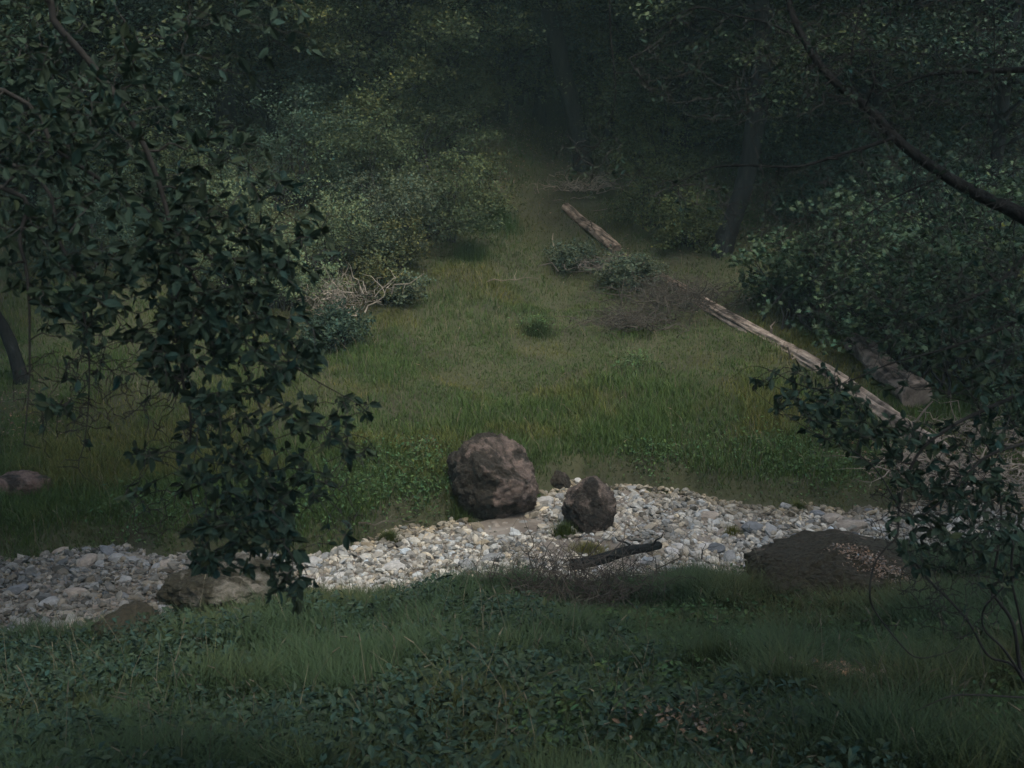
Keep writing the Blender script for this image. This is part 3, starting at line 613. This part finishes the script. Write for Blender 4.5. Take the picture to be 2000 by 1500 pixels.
log('dead_branch', 'dark forked dead branch poking over the creek stones from the near bank', gl(1120, 1150, .3), gl(1286, 1102, .28), .07, .055, 15, M['bark'], stubs=3, seg=24, ns=12, cat='branch')
log('stick', 'thin dry stick lying on the scrub above the meadow', gl(1222, 566, .12), gl(1250, 552, .3), .014, .008, 16, M['dead'], stubs=0, seg=8, ns=6, cat='stick')
q = G(1080, 490); m = MB(); m.tube(np.array([[0, 0, -.05], [.01, 0, .15], [-.015, 0, .28], [.0, 0, .42]]), [.02, .018, .014, .008], 6, (1.5, 1.5, 1.4)); o = m.build('stick', M['dead']); o.location = q; tag(o, 'small upright white stick standing at the top of the meadow', 'stick')
for (px, py, ln, lab) in [(1080, 395, 1.2, 'thin bleached branch above the short broken log'), (1160, 415, 1.0, 'bleached branch crossing above the short log'), (950, 555, 1.1, 'long dry stalk lying in the upper meadow')]:
    q = G(px, py, .1); m = MB(); cv = curve([0, 0, -.06], [ln, random.uniform(-.3, .2), random.uniform(.0, .08)], .02, .015, 8); m.tube(cv, np.linspace(.014, .004, 8), 5, (.8, .78, .72))
    for kk in (2, 4, 5): m.tube(curve(cv[kk], cv[kk] + rng.normal(0, .15, 3) + [.1, 0, .1], 0, .05, 4), np.linspace(.008, .003, 4), 4, (1.1, 1.1, 1))
    o = m.build('fallen_branch', M['drytwig']); o.location = q; tag(o, lab, 'branch')

# dark moss cushions of grass where the rocks meet the soil, and two more fallen sticks
for (px, py, ln, lab) in [(700, 1030, .8, 'dark thin stick on the far bank left of the big boulder'), (1490, 1010, .7, 'grey stick lying on the far creek edge above the paired stones'), (640, 1260, .9, 'dark stick lying in the brambles at lower left')]:
    q = G(px, py, .05); m = MB(); cv = curve([0, 0, 0], [ln, random.uniform(-.3, .3), .03], .03, .03, 8); m.tube(cv, np.linspace(.012, .004, 8), 5, (.5, .48, .44)); m.tube(curve(cv[3], cv[3] + np.array([.15, .1, .08]), 0, .05, 4), np.linspace(.006, .002, 4), 4, (.5, .48, .44))
    o = m.build('stick', M['drytwig']); o.location = q; tag(o, lab, 'stick')
# ------------------------------------------------------------------ background trees
def crown_mesh(seed, rad, hgt, nl, leaf, mat, tmpl=LEAF4, clumps=60):
    r = np.random.default_rng(seed); L = MB(); B = MB()
    a = r.uniform(0, 6.28, clumps); h = r.random(clumps) ** .9; rr = rad * (.35 + .75 * np.sin(np.clip(h, .05, 1) ** .7 * 2.7)) * r.uniform(.3, 1, clumps) ** .5
    cs = np.stack([np.cos(a) * rr, np.sin(a) * rr, h * hgt], -1); per = nl // clumps
    for c in cs:
        b0 = np.array([r.normal(0, .05), r.normal(0, .05), max(-.3, c[2] - r.uniform(.3, 1.6))]); cv = curve(b0, c, .06, .05, 7, r); B.tube(cv, np.linspace(.06, .012, 7), 5)
        nt_ = 7; ends = c + r.normal(0, 1, (nt_, 3)) * np.array([.75, .75, .4])
        for e in ends:
            B.tube(curve(cv[4], e, -.03, .05, 5, r), np.linspace(.016, .004, 5), 3)
        idx = r.integers(0, nt_, per); tt = r.uniform(.2, 1.1, per)[:, None]
        pts = c * (1 - tt) + ends[idx] * tt + r.normal(0, 1, (per, 3)) * np.array([.2, .2, .14])
        L.inst(tmpl[0], tmpl[1], frames(per, .6, r) * (leaf * r.uniform(.6, 1.4, per))[:, None, None], pts, tints(per, .55, 1.4, r) * r.uniform(.75, 1.25))
    lo = L.build('crown', mat); bo_ = B.build('limbs', M['bark']); res = (lo.data, bo_.data); bpy.data.objects.remove(lo); bpy.data.objects.remove(bo_); return res
CR = [crown_mesh(1, 3.0, 8.0, 30000, .10, M['oak']), crown_mesh(2, 3.4, 9.0, 30000, .10, M['olive']), crown_mesh(3, 2.8, 8.0, 26000, .10, M['cool']), crown_mesh(4, 3.6, 8.5, 30000, .11, M['oak'])]
def trunk_pts(base, tops, r0):
    return smoothline([np.append(p, r) for p, r in tops], 5)
def tree(base, label, pts, crowns, name='tree', group=None, bark='bark', ns=10):
    """pts: rows x,y,z,r relative to the base; crowns: (variant, x,y,z, scale)"""
    root = empty(name, base, label, 'tree', group); s = smoothline(pts, 5); m = MB(); m.tube(s[:, :3], s[:, 3], ns, rough=.05); m.build('trunk', M[bark], root, smooth=True)
    for (kv, x_, y_, z_, sc_) in crowns:
        ro = random.uniform(0, 6.28); c = child(CR[kv][0], 'crown', root, (x_, y_, z_), ro, sc_); child(CR[kv][1], 'limbs', c)
    return root
def pxtree(base_px, path, r_px, label, crowns, hgt=12, group=None):
    """trunk standing at base_px whose silhouette passes the given picture points at its own distance"""
    b = G(*base_px); D = depth(b); rows = [[0, 0, -.2, r_px[0] / F * D * 1.25], [0, 0, .15, r_px[0] / F * D]]
    for (px, py) in path:
        q = P(px, py, D); rows.append([q[0] - b[0], random.uniform(-.1, .1), q[2] - b[2], r_px[1] / F * D])
    l = rows[-1]; k = rows[-2]; 
    if l[2] < hgt: dz = hgt - l[2]; rows.append([l[0] + (l[0] - k[0]) * .4, l[1] + .2, hgt, r_px[1] / F * D * .4])
    s = smoothline(rows, 4)
    cr = []
    for (kv, z_, sc_) in crowns:
        xk = np.interp(z_, s[:, 2], s[:, 0]); yk = np.interp(z_, s[:, 2], s[:, 1]); cr.append((kv, xk, yk, z_, sc_))
    return tree(b, label, rows, cr, group=group)
pxtree((432, 305), [(436, 200), (430, 90), (440, -40)], (33, 27), 'thick dark trunked tree at the back left above the pale bushes', [(0, 3.6, 1.1), (3, 5.5, 1.1)], 13)
pxtree((655, 250), [(628, 200), (600, 130), (590, 60)], (8, 6), 'thin leaning tree right of the thick dark trunk', [(2, 3.6, .6)], 7)
pxtree((1052, 236), [(1056, 170), (1068, 90), (1072, 0)], (13, 11), 'straight slim trunk just left of the leaning twin', [(1, 4.6, .9)], 12)
pxtree((1138, 328), [(1118, 220), (1092, 120), (1072, 20), (1068, -60)], (20, 17), 'tall dark trunk leaning left at the top of the clearing', [(0, 5.2, 1.1)], 14)
pxtree((1412, 492), [(1430, 420), (1450, 345), (1462, 250), (1470, 120)], (22, 18), 'dark trunk leaning right above the brush at right', [(3, 3.6, .95), (1, 7, 1.0)], 13)
pxtree((40, 745), [(18, 650), (-12, 560), (-50, 440), (-80, 300)], (14, 12), 'slender tree leaning out at the left edge of the meadow', [(2, 5.5, .8)], 11)
pxtree((872, 190), [(874, 90), (872, 10)], (9, 8), 'slim far trunk at the top left of centre', [(1, 4.5, .9)], 12)
pxtree((1185, 285), [(1200, 190), (1205, 80)], (9, 8), 'slim tree just right of the leaning dark trunk', [(2, 3.2, .8)], 11)
pxtree((300, 330), [(300, 240), (310, 100)], (14, 12), 'trunk half hidden by leaves left of the thick trunk', [(3, 2.8, 1.0)], 13)
pxtree((1700, 400), [(1690, 300), (1700, 150)], (13, 11), 'trunk on the right slope behind the diagonal bough', [(0, 2.6, 1.1)], 13)
pxtree((1900, 520), [(1915, 400), (1930, 240)], (15, 12), 'trunk on the right slope near the photo edge', [(2, 3.0, 1.1)], 13)
pxtree((150, 430), [(160, 330), (150, 200)], (14, 12), 'shaded trunk at the far left behind the leaves', [(2, 2.6, 1.1)], 13)
pxtree((770, 250), [(765, 150), (770, 40)], (10, 9), 'slim trunk rising from the dark bushes left of centre', [(0, 3.0, .8)], 12)
for k, (px, py, kv, z_, sc_, lab) in enumerate([
    (530, 268, 2, .9, .95, 'leafy young tree between the thick trunk and the pale bushes'), (690, 262, 0, .7, .9, 'leafy young tree behind the thin leaning tree'),
    (760, 300, 1, .6, .85, 'low boughed tree above the dark bushes left of centre'), (880, 290, 3, 1.0, .85, 'leafy tree just left of the gap at the clearing top'),
    (980, 235, 2, 1.6, .8, 'leafy tree at the back of the gap left of the slim trunk'), (1300, 285, 1, .9, .85, 'leafy tree right of the leaning dark trunk'), (1330, 330, 0, .7, .9, 'low boughed tree above the dead brush'),
    (1520, 330, 3, .8, .95, 'low boughed tree on the right slope beyond the leaning trunk'), (1650, 320, 2, .8, .9, 'leafy tree above the maple saplings'), (1800, 340, 1, .9, 1.0, 'leafy tree behind the diagonal bough at right'),
    (1960, 360, 0, .8, 1.0, 'leafy tree at the right edge high on the slope'), (1010, 200, 1, .5, .95, 'leafy tree closing the far end of the gap at top centre'), (1090, 170, 0, .5, 1.0, 'leafy tree deep behind the leaning dark trunk'), (920, 170, 2, .5, 1.0, 'leafy tree far back at the top just left of centre'), (60, 420, 3, .8, 1.0, 'low boughed tree at the left edge behind the hanging leaves'), (215, 350, 2, .8, 1.0, 'leafy tree behind the hanging leaves at left'), (330, 285, 0, .9, .9, 'leafy tree just left of the thick trunk')]):
    b = G(px, py); r0 = .13; tree(b, lab, [[0, 0, -.2, r0 * 1.3], [.1, 0, 2, r0], [.2, .1, 5, r0 * .7], [.1, .2, 8, r0 * .3]], [(kv, 0, 0, z_, sc_)], ns=8)
r2 = np.random.default_rng(42); spots = []
for row, (yy, step) in enumerate([(36, 4.6), (41, 4.6), (46.5, 5.0), (53, 5.2), (60, 6.0)]):
    xx = -(yy * .46 + 4) + r2.uniform(0, 2)
    while xx < yy * .46 + 5:
        spots.append((xx + r2.uniform(-1, 1), yy + r2.uniform(-1.5, 1.5), row)); xx += step
GL = {0: ('tree in the nearest row of the shaded wood across the meadow', 'front row of the far wood'), 1: ('tree in the middle of the shaded wood across the meadow', 'middle of the far wood')}
for (x_, y_, row) in spots:
    if row < 2 and -1.2 < x_ < 1.8: continue
    hg = r2.uniform(10, 14); lx, ly = r2.normal(0, .6, 2); r0 = r2.uniform(.12, .26); kv = int(r2.integers(0, 4)); sc_ = r2.uniform(.95, 1.35)
    lab, gp = GL[0] if row == 0 else GL[1] if row < 3 else ('tree deep in the dark background of the wood', 'back of the far wood')
    tree((x_, y_, float(H(x_, y_))), lab, [[0, 0, -.2, r0 * 1.3], [lx * .1, ly * .1, 1.5, r0], [lx * .5, ly * .5, hg * .5, r0 * .75], [lx, ly, hg, r0 * .2]],
         [(kv, lx * .2, ly * .2, r2.uniform(1.2, 3.0), sc_)], group=gp, ns=8)
ub = 0
for _ in range(85):                                      # understorey bushes that close the gaps between trunks
    yy = r2.uniform(34, 52); xx = r2.uniform(-1, 1) * (yy * .45 + 1)
    if abs(xx - .3) < 1.3 and yy < 40: continue
    ub += 1
    if ub <= 4:
        shrub(0, 0, 3.2, 2.4, M[['oak', 'olive', 'cool', 'olive'][ub - 1]], 'bush in the understorey of the far wood', at=(xx, yy), nl=9000, leaf=.08, seed=300 + ub, group='understorey bushes in the far wood')
        UB = globals().setdefault('UBL', []); UB.append([o for o in bpy.data.objects if o.get('group') == 'understorey bushes in the far wood'][-1])
    else:
        src = UBL[ub % 4]; rt = empty('shrub', (xx, yy, float(H(xx, yy))), 'bush in the understorey of the far wood', 'shrub', 'understorey bushes in the far wood')
        rt.rotation_euler = (0, 0, r2.uniform(0, 6.28)); rt.scale = (r2.uniform(.8, 1.4),) * 3
        for ch in src.children: c2 = ch.copy(); C.objects.link(c2); c2.parent = rt

# ------------------------------------------------------------------ foreground trees framing the view
def grow(skel, ell, ntot, drange, leafmb, twigmb, leaf, tmpl, per=(5, 9), seed=0, droop=-.03, wob=.05, lo=.55, hi=1.35, bare=0.0, up=.3, maxlen=.8, org=np.zeros(3)):
    """space-filling twigs: every sampled point of the crown volume joins the nearest wood already there"""
    r = np.random.default_rng(seed); S = np.array(skel, float); wts = np.array([e[4] * e[2] * e[3] for e in ell], float); wts /= wts.sum()
    pts = []
    for _ in range(ntot):
        e = ell[r.choice(len(ell), p=wts)]; a = r.uniform(0, 6.28); q = math.sqrt(r.random()); px, py = e[0] + e[2] * q * math.cos(a), e[1] + e[3] * q * math.sin(a)
        pts.append(P(px, py, r.uniform(*drange)))
    pts = np.array(pts); dd = np.min(np.linalg.norm(pts[:, None] - S[None, :, :3], axis=2), axis=1); pts = pts[np.argsort(dd)]
    LM, LT, LC = [], [], []
    for p in pts:
        d = np.linalg.norm(S[:, :3] - p, axis=1) + .25 * np.clip(p[2] - S[:, 2], 0, 9); k = int(np.argmin(d)); a = S[k, :3]; L = np.linalg.norm(p - a)
        if L < .03: continue
        n = 6 if L > .15 else 4; cv = curve(a, p, -droop, wob, n, r); r0 = max(.0026, min(S[k, 3] * .75, .004 + .012 * L)); r1 = .0019
        twigmb.tube(cv - org, np.linspace(r0, r1, n), 4 if r0 > .004 else 3)
        S = np.vstack([S, np.column_stack([cv[1:], np.linspace(r0, r1, n)[1:]])])
        if r.random() < bare: continue
        m_ = r.integers(*per); tt = np.clip(r.uniform(.55, 1.3, m_), 0, 1); base = np.array([np.interp(tt * (n - 1), np.arange(n), cv[:, c]) for c in range(3)]).T
        dirs = (p - a) / L + r.normal(0, .9, (m_, 3)) + np.array([0, 0, -.25]); dirs /= np.linalg.norm(dirs, axis=1, keepdims=True)
        nr = r.normal(0, 1, (m_, 3)) + np.array([0, 0, up]); nr -= dirs * (nr * dirs).sum(1, keepdims=True); nr /= np.linalg.norm(nr, axis=1, keepdims=True)
        LM.append(np.stack([np.cross(dirs, nr), dirs, nr], -1) * (leaf * r.uniform(.4, 1.3, m_))[:, None, None]); LT.append(base - org); LC.append(tints(m_, lo, hi, r))
    if LM: leafmb.inst(tmpl[0], tmpl[1], np.concatenate(LM), np.concatenate(LT), np.concatenate(LC))
    return S
def wood(mb, rows, ns=8, org=np.zeros(3), rough=.04):
    """rows px,py,dist,radius(m)"""
    pts = [np.append(P(a, b, d), r_) for a, b, d, r_ in rows]; s = smoothline(pts, 5); mb.tube(s[:, :3] - org, s[:, 3], ns, rough=rough); return s
# --- left: alder hanging into the frame
base = np.array([-4.6, 3.6, float(H(-4.6, 3.6))]); root = empty('alder_tree', base, 'dark broad leaved tree hanging its boughs over the creek at left', 'tree')
T = MB(); trunkpts = np.array([[0, 0, -.3, .2], [.1, .1, 1.5, .17], [.25, .5, 4, .14], [.3, .8, 7.5, .1], [.5, 1.2, 11, .05]]); s = smoothline(trunkpts, 6); T.tube(s[:, :3], s[:, 3], 12, rough=.05); T.build('trunk', M['bark'], root, smooth=True)
topw = base + [.3, .75, 6.5]
def bough(rows, org, start=None):
    rows = [(a, b, d, r_ * .6) for a, b, d, r_ in rows]; m = MB(); pts = [np.append(P(a, b, d), r_) for a, b, d, r_ in rows]
    if start is not None: pts = [np.append(start, rows[0][3] * 1.25)] + pts
    s = smoothline(pts, 6); m.tube(s[:, :3] - org, s[:, 3], 8, rough=.05); return m, s
bl = [([(-60, -60, 5.0, .03), (120, 60, 5.2, .024), (270, 260, 5.3, .02), (340, 480, 5.35, .016), (357, 741, 5.4, .011), (373, 815, 5.4, .009), (368, 930, 5.4, .007), (385, 1010, 5.4, .006), (402, 1090, 5.4, .003)], base + [.25, .5, 4.6]),
      ([(-80, 150, 5.4, .022), (120, 300, 5.6, .018), (300, 420, 5.7, .014), (440, 530, 5.8, .01), (560, 700, 5.8, .007), (700, 790, 5.8, .003)], base + [.25, .5, 4.2]),
      ([(-80, 350, 5.0, .018), (40, 480, 5.1, .013), (58, 700, 5.1, .007), (47, 868, 5.1, .003)], base + [.2, .4, 3.6]),
      ([(-60, 300, 5.3, .016), (120, 480, 5.4, .012), (168, 640, 5.4, .008), (174, 760, 5.4, .006), (166, 860, 5.4, .004), (154, 916, 5.4, .003), (190, 951, 5.4, .0015)], base + [.2, .4, 3.7]),
      ([(300, 420, 5.9, .012), (440, 640, 5.9, .01), (520, 830, 5.9, .008), (560, 1000, 5.9, .006), (565, 1150, 5.9, .003)], None)]
sk = []
for rows, st in bl:
    m_, s = bough(rows, base, st); m_.build('bough', M['twig'], root, smooth=True); sk.append(s)
    st = None
sk = np.vstack(sk); LF, TW = MB(), MB()
EL = [(420, 60, 200, 110, .16), (430, 330, 150, 90, .3), (560, 480, 90, 80, .4), (60, 200, 150, 150, .5), (130, 330, 190, 140, .55), (120, 120, 170, 150, .35), (270, 200, 90, 110, .45), (250, 440, 190, 90, .9), (150, 560, 100, 70, 1.0), (180, 620, 95, 60, 1.1), (400, 480, 130, 100, .8), (470, 570, 120, 90, 1.0), (440, 690, 160, 110, 1.15), (340, 620, 90, 90, 1.1),
      (560, 680, 70, 80, .8), (440, 860, 95, 60, 1.2), (450, 980, 115, 70, 1.1), (470, 1060, 120, 60, 1.0), (400, 1105, 28, 28, 1.3), (565, 1135, 48, 40, 1.1), (112, 800, 26, 14, 1.4), (278, 885, 28, 18, 1.6), (265, 970, 26, 18, 1.6), (700, 785, 38, 34, 1.2),
      (630, 835, 50, 34, .9), (694, 880, 34, 18, 1.3), (676, 1035, 26, 24, 1.3), (590, 940, 60, 60, .55), (560, 820, 70, 60, .7), (20, 460, 60, 110, .6), (530, 1000, 60, 60, .9)]
S2 = grow(sk, EL, 1300, (4.7, 6.3), LF, TW, .061, LEAF8, (4, 10), 3, org=base)
ELb = [(170, 760, 150, 90, 1), (250, 740, 130, 80, 1.2), (120, 860, 60, 80, .5), (330, 860, 60, 60, .7), (660, 900, 80, 60, .5), (640, 1000, 70, 60, .5), (300, 1000, 60, 60, .5)]
grow(np.vstack([sk, S2[::9]]), ELb, 480, (5.0, 5.9), LF, TW, .06, LEAF8, (1, 3), 4, org=base, bare=.93, wob=.07)
LF.build('leaves', M['fgleaf'], root); tag(TW.build('twigs', M['twig'], root), kind='stuff')
# --- right: leaning bough tree crossing the upper right
base = np.array([5.2, 6.0, float(H(5.2, 6.0))]); root = empty('leaning_tree', base, 'bare boughed leaning tree crossing the upper right corner', 'tree')
T = MB(); rows = [(1530, -60, 7.0, .022), (1545, 20, 7.0, .026), (1580, 95, 6.9, .03), (1630, 160, 6.8, .032), (1700, 215, 6.7, .034), (1760, 280, 6.6, .037), (1850, 345, 6.5, .042), (1930, 390, 6.4, .048), (2010, 430, 6.3, .055), (2180, 560, 6.2, .07)]
pts = [np.append(P(a, b, d), r_ * .7) for a, b, d, r_ in rows] + [np.append(base + [0, 0, .9], .11), np.append(base + [0, 0, -.3], .15)]
s = smoothline(pts, 6); T.tube(s[:, :3] - base, s[:, 3], 12, rough=.05); T.build('trunk', M['bark'], root, smooth=True); sk = [s]
for rows in [[(1745, 268, 6.6, .022), (1700, 285, 6.5, .018), (1640, 302, 6.4, .014), (1560, 325, 6.3, .012), (1450, 323, 6.3, .010), (1390, 328, 6.3, .008), (1330, 355, 6.3, .005), (1295, 380, 6.3, .003)],
             [(2150, 120, 6.8, .05), (2000, 136, 6.9, .032), (1900, 140, 6.9, .02), (1820, 146, 6.9, .014), (1760, 165, 6.9, .009), (1660, 210, 6.9, .004)],
             [(1570, 80, 6.9, .012), (1500, 45, 6.9, .01), (1430, 30, 6.8, .008), (1360, 15, 6.8, .008), (1300, 50, 6.8, .005), (1240, 120, 6.8, .003)],
             [(1190, -60, 6.6, .008), (1192, 60, 6.6, .007), (1202, 180, 6.6, .005), (1185, 250, 6.6, .004), (1160, 290, 6.6, .003), (1120, 310, 6.6, .002)],
             [(1665, 195, 6.7, .01), (1662, 130, 6.7, .008), (1670, 60, 6.7, .006), (1690, -20, 6.7, .005)],
             [(1690, 210, 6.7, .01), (1710, 150, 6.6, .008), (1700, 90, 6.6, .006), (1760, 30, 6.6, .005), (1900, -20, 6.6, .004)],
             [(1840, 345, 6.5, .01), (1760, 380, 6.4, .008), (1690, 420, 6.3, .006), (1600, 470, 6.2, .004), (1570, 500, 6.2, .003)],
             [(2020, 480, 6.2, .016), (1940, 560, 6.1, .012), (1850, 600, 6.0, .008), (1750, 640, 6.0, .004)],
             [(2040, 590, 6.0, .02), (1960, 640, 5.9, .014), (1850, 680, 5.8, .01), (1740, 710, 5.8, .007), (1600, 760, 5.8, .005), (1480, 715, 5.8, .003), (1425, 740, 5.8, .0015)],
             [(1940, -60, 6.5, .006), (1942, 100, 6.5, .006), (1936, 210, 6.5, .005), (1915, 300, 6.5, .004), (1900, 380, 6.5, .002)]]:
    m_, s = bough(rows, base); m_.build('bough', M['bark'], root, smooth=True); sk.append(s)
sk = np.vstack(sk); LF, TW = MB(), MB()
EL = [(1500, 120, 280, 130, .5), (1750, 100, 250, 120, .9), (1850, 300, 200, 160, .8), (1600, 420, 200, 90, .5), (1780, 500, 220, 110, .8), (1930, 620, 110, 120, 1.0), (1330, 380, 110, 40, .6), (1150, 300, 70, 60, .3), (1700, 620, 160, 70, .6)]
S2 = grow(sk, EL, 2100, (5.6, 7.8), LF, TW, .036, LEAF8, (2, 6), 13, org=base, bare=.62, wob=.07)
LF.build('leaves', M['fgleaf'], root); tag(TW.build('twigs', M['twig'], root), kind='stuff')
# --- right: hanging shrubby willow in front of the log and creek
base = np.array([3.7, 6.6, float(H(3.7, 6.6))]); root = empty('arching_shrub', base, 'many stemmed dark shrub arching over the near bank at the right edge', 'shrub'); sk = []
for rows in [[(2010, 1345, 7.4, .022), (1993, 1307, 7.4, .02), (1979, 1220, 7.3, .018), (1947, 1171, 7.2, .015), (1937, 1150, 7.2, .014), (1951, 1062, 7.1, .012), (1955, 992, 7.0, .01), (1940, 900, 6.9, .008), (1900, 820, 6.8, .005)],
             [(2000, 1330, 7.4, .018), (1975, 1297, 7.3, .014), (1930, 1280, 7.2, .012), (1895, 1220, 7.1, .012), (1860, 1178, 7.0, .012), (1807, 1125, 6.9, .011), (1769, 1073, 6.8, .009), (1735, 1040, 6.8, .005)],
             [(2005, 1335, 7.3, .014), (1961, 1269, 7.2, .012), (1923, 1230, 7.1, .01), (1921, 1192, 7.0, .01), (1947, 1160, 6.9, .009), (2000, 1108, 6.8, .008), (2060, 1060, 6.8, .006)],
             [(2060, 740, 6.2, .02), (1930, 797, 6.2, .017), (1860, 832, 6.2, .015), (1800, 878, 6.2, .013), (1769, 937, 6.2, .012), (1756, 990, 6.2, .011), (1752, 1045, 6.2, .010), (1730, 1070, 6.2, .009), (1709, 1100, 6.2, .008), (1699, 1150, 6.2, .008), (1708, 1192, 6.3, .007), (1765, 1265, 6.4, .006), (1797, 1285, 6.4, .005), (1850, 1275, 6.4, .003)],
             [(2060, 850, 6.3, .02), (1930, 890, 6.3, .014), (1860, 960, 6.3, .01), (1800, 1010, 6.3, .006)],
             [(1760, 1000, 6.2, .008), (1720, 930, 6.1, .006), (1680, 890, 6.0, .005), (1600, 850, 6.0, .004), (1520, 800, 6.0, .003), (1470, 760, 6.0, .002)],
             [(2050, 960, 6.5, .02), (1990, 1020, 6.6, .015), (1975, 1120, 6.8, .012), (1990, 1200, 7.0, .012), (2010, 1300, 7.2, .014)],
             [(2040, 1365, 6.6, .01), (1900, 1357, 6.6, .008), (1850, 1362, 6.6, .006), (1790, 1388, 6.6, .003)]]:
    m_, s = bough(rows, base); m_.build('stem', M['twig'], root, smooth=True); sk.append(s)
sk = np.vstack(sk); LF, TW = MB(), MB()
EL = [(1800, 720, 200, 60, .35), (1900, 620, 100, 100, .4), (1530, 740, 60, 26, 1.2), (1580, 790, 80, 40, 1.3), (1650, 830, 80, 40, 1.0), (1730, 860, 90, 50, .9), (1850, 900, 120, 80, .8), (1900, 1000, 100, 90, 1.2), (1830, 1080, 70, 50, .9), (1960, 780, 70, 100, .8), (1960, 1080, 60, 80, .7), (1750, 1010, 30, 40, .6), (1640, 800, 60, 60, .8)]
S2 = grow(sk, EL, 900, (5.8, 7.0), LF, TW, .058, LEAF8, (3, 8), 23, org=base, bare=.35, wob=.06)
ELb = [(1850, 1130, 110, 70, 1), (1800, 1000, 120, 90, .8), (1880, 1180, 80, 70, .7), (1800, 1180, 60, 60, .4)]
grow(np.vstack([sk, S2[::9]]), ELb, 420, (6.2, 7.2), LF, TW, .05, LEAF8, (1, 3), 24, org=base, bare=.92, wob=.07)
LF.build('leaves', M['fgleaf'], root); tag(TW.build('twigs', M['twig'], root), kind='stuff')

# ------------------------------------------------------------------ unseen tall trees beside and behind the viewpoint, crowns placed for shade
OV = [(-6.8, 10.6, 8.6), (-7.5, 6.5, 9.5), (-4.5, 10.5, 9.0), (6.5, 7.5, 9.5), (-3.2, -2.5, 9), (3.8, -2.0, 9), (-9.5, 13.5, 9), (11.5, 12.5, 9), (0.2, -3.5, 9.5), (-12.5, 20, 8)]
OVL = ['unseen tall tree reaching over the left end of the creek', 'tall tree on the near bank at left outside the photo', 'unseen tall tree over the creek at left', 'tall tree on the near bank at right outside the photo', 'unseen tall tree behind the viewpoint at left', 'unseen tall tree behind the viewpoint at right', 'unseen tall tree by the creek far left', 'unseen tall tree by the creek far right', 'unseen tall tree right behind the viewpoint', 'unseen tall tree left of the meadow', 'unseen tall tree right of the meadow']
OVB = [(-8.6, 12.5), (-7.5, 6.5), (-8.2, 9.5), (7.5, 6.5), (-3.2, -2.5), (3.8, -2.0), (-9.5, 13.5), (9.5, 12.5), (.2, -3.5), (-12.5, 20), (13, 20)]
for k, (x_, y_, z_) in enumerate(OV):
    bx_, by_ = OVB[k]; b = (bx_, by_, float(H(bx_, by_))); dx, dy = x_ - bx_, y_ - by_; zz = z_ - b[2]
    tree(b, OVL[k], [[0, 0, -.3, .3], [dx * .05, dy * .05, 2, .24], [dx * .5, dy * .5, zz * .6, .18], [dx, dy, zz + 1, .12], [dx, dy, zz + 6, .03]], [(k % 4, dx, dy, zz, (1.25, 1.25, .8))])

# ------------------------------------------------------------------ haze added to lift the blacks, in place of a film grade
m = MB(); X0, X1, Y0, Y1, Z0_, Z1 = -310, 310, -260, 410, -2.0, 70.0
v = [(x, y, z) for z in (Z0_, Z1) for y in (Y0, Y1) for x in (X0, X1)]
m.add(v, [0, 2, 3, 1, 4, 5, 7, 6, 0, 1, 5, 4, 1, 3, 7, 5, 3, 2, 6, 7, 2, 0, 4, 6], [4] * 6)
hm_ = bpy.data.materials.new('haze'); hm_.use_nodes = True; t = hm_.node_tree; t.nodes.remove(t.nodes['Principled BSDF'])
pv = t.nodes.new('ShaderNodeVolumePrincipled'); pv.inputs['Color'].default_value = (.62, .96, .90, 1); pv.inputs['Density'].default_value = HAZE; pv.inputs['Anisotropy'].default_value = 0.0
t.links.new(pv.outputs[0], t.nodes['Material Output'].inputs['Volume'])
tag(m.build('haze', hm_), 'thin bluish haze volume added to lift the dark tones', 'haze', kind='stuff')
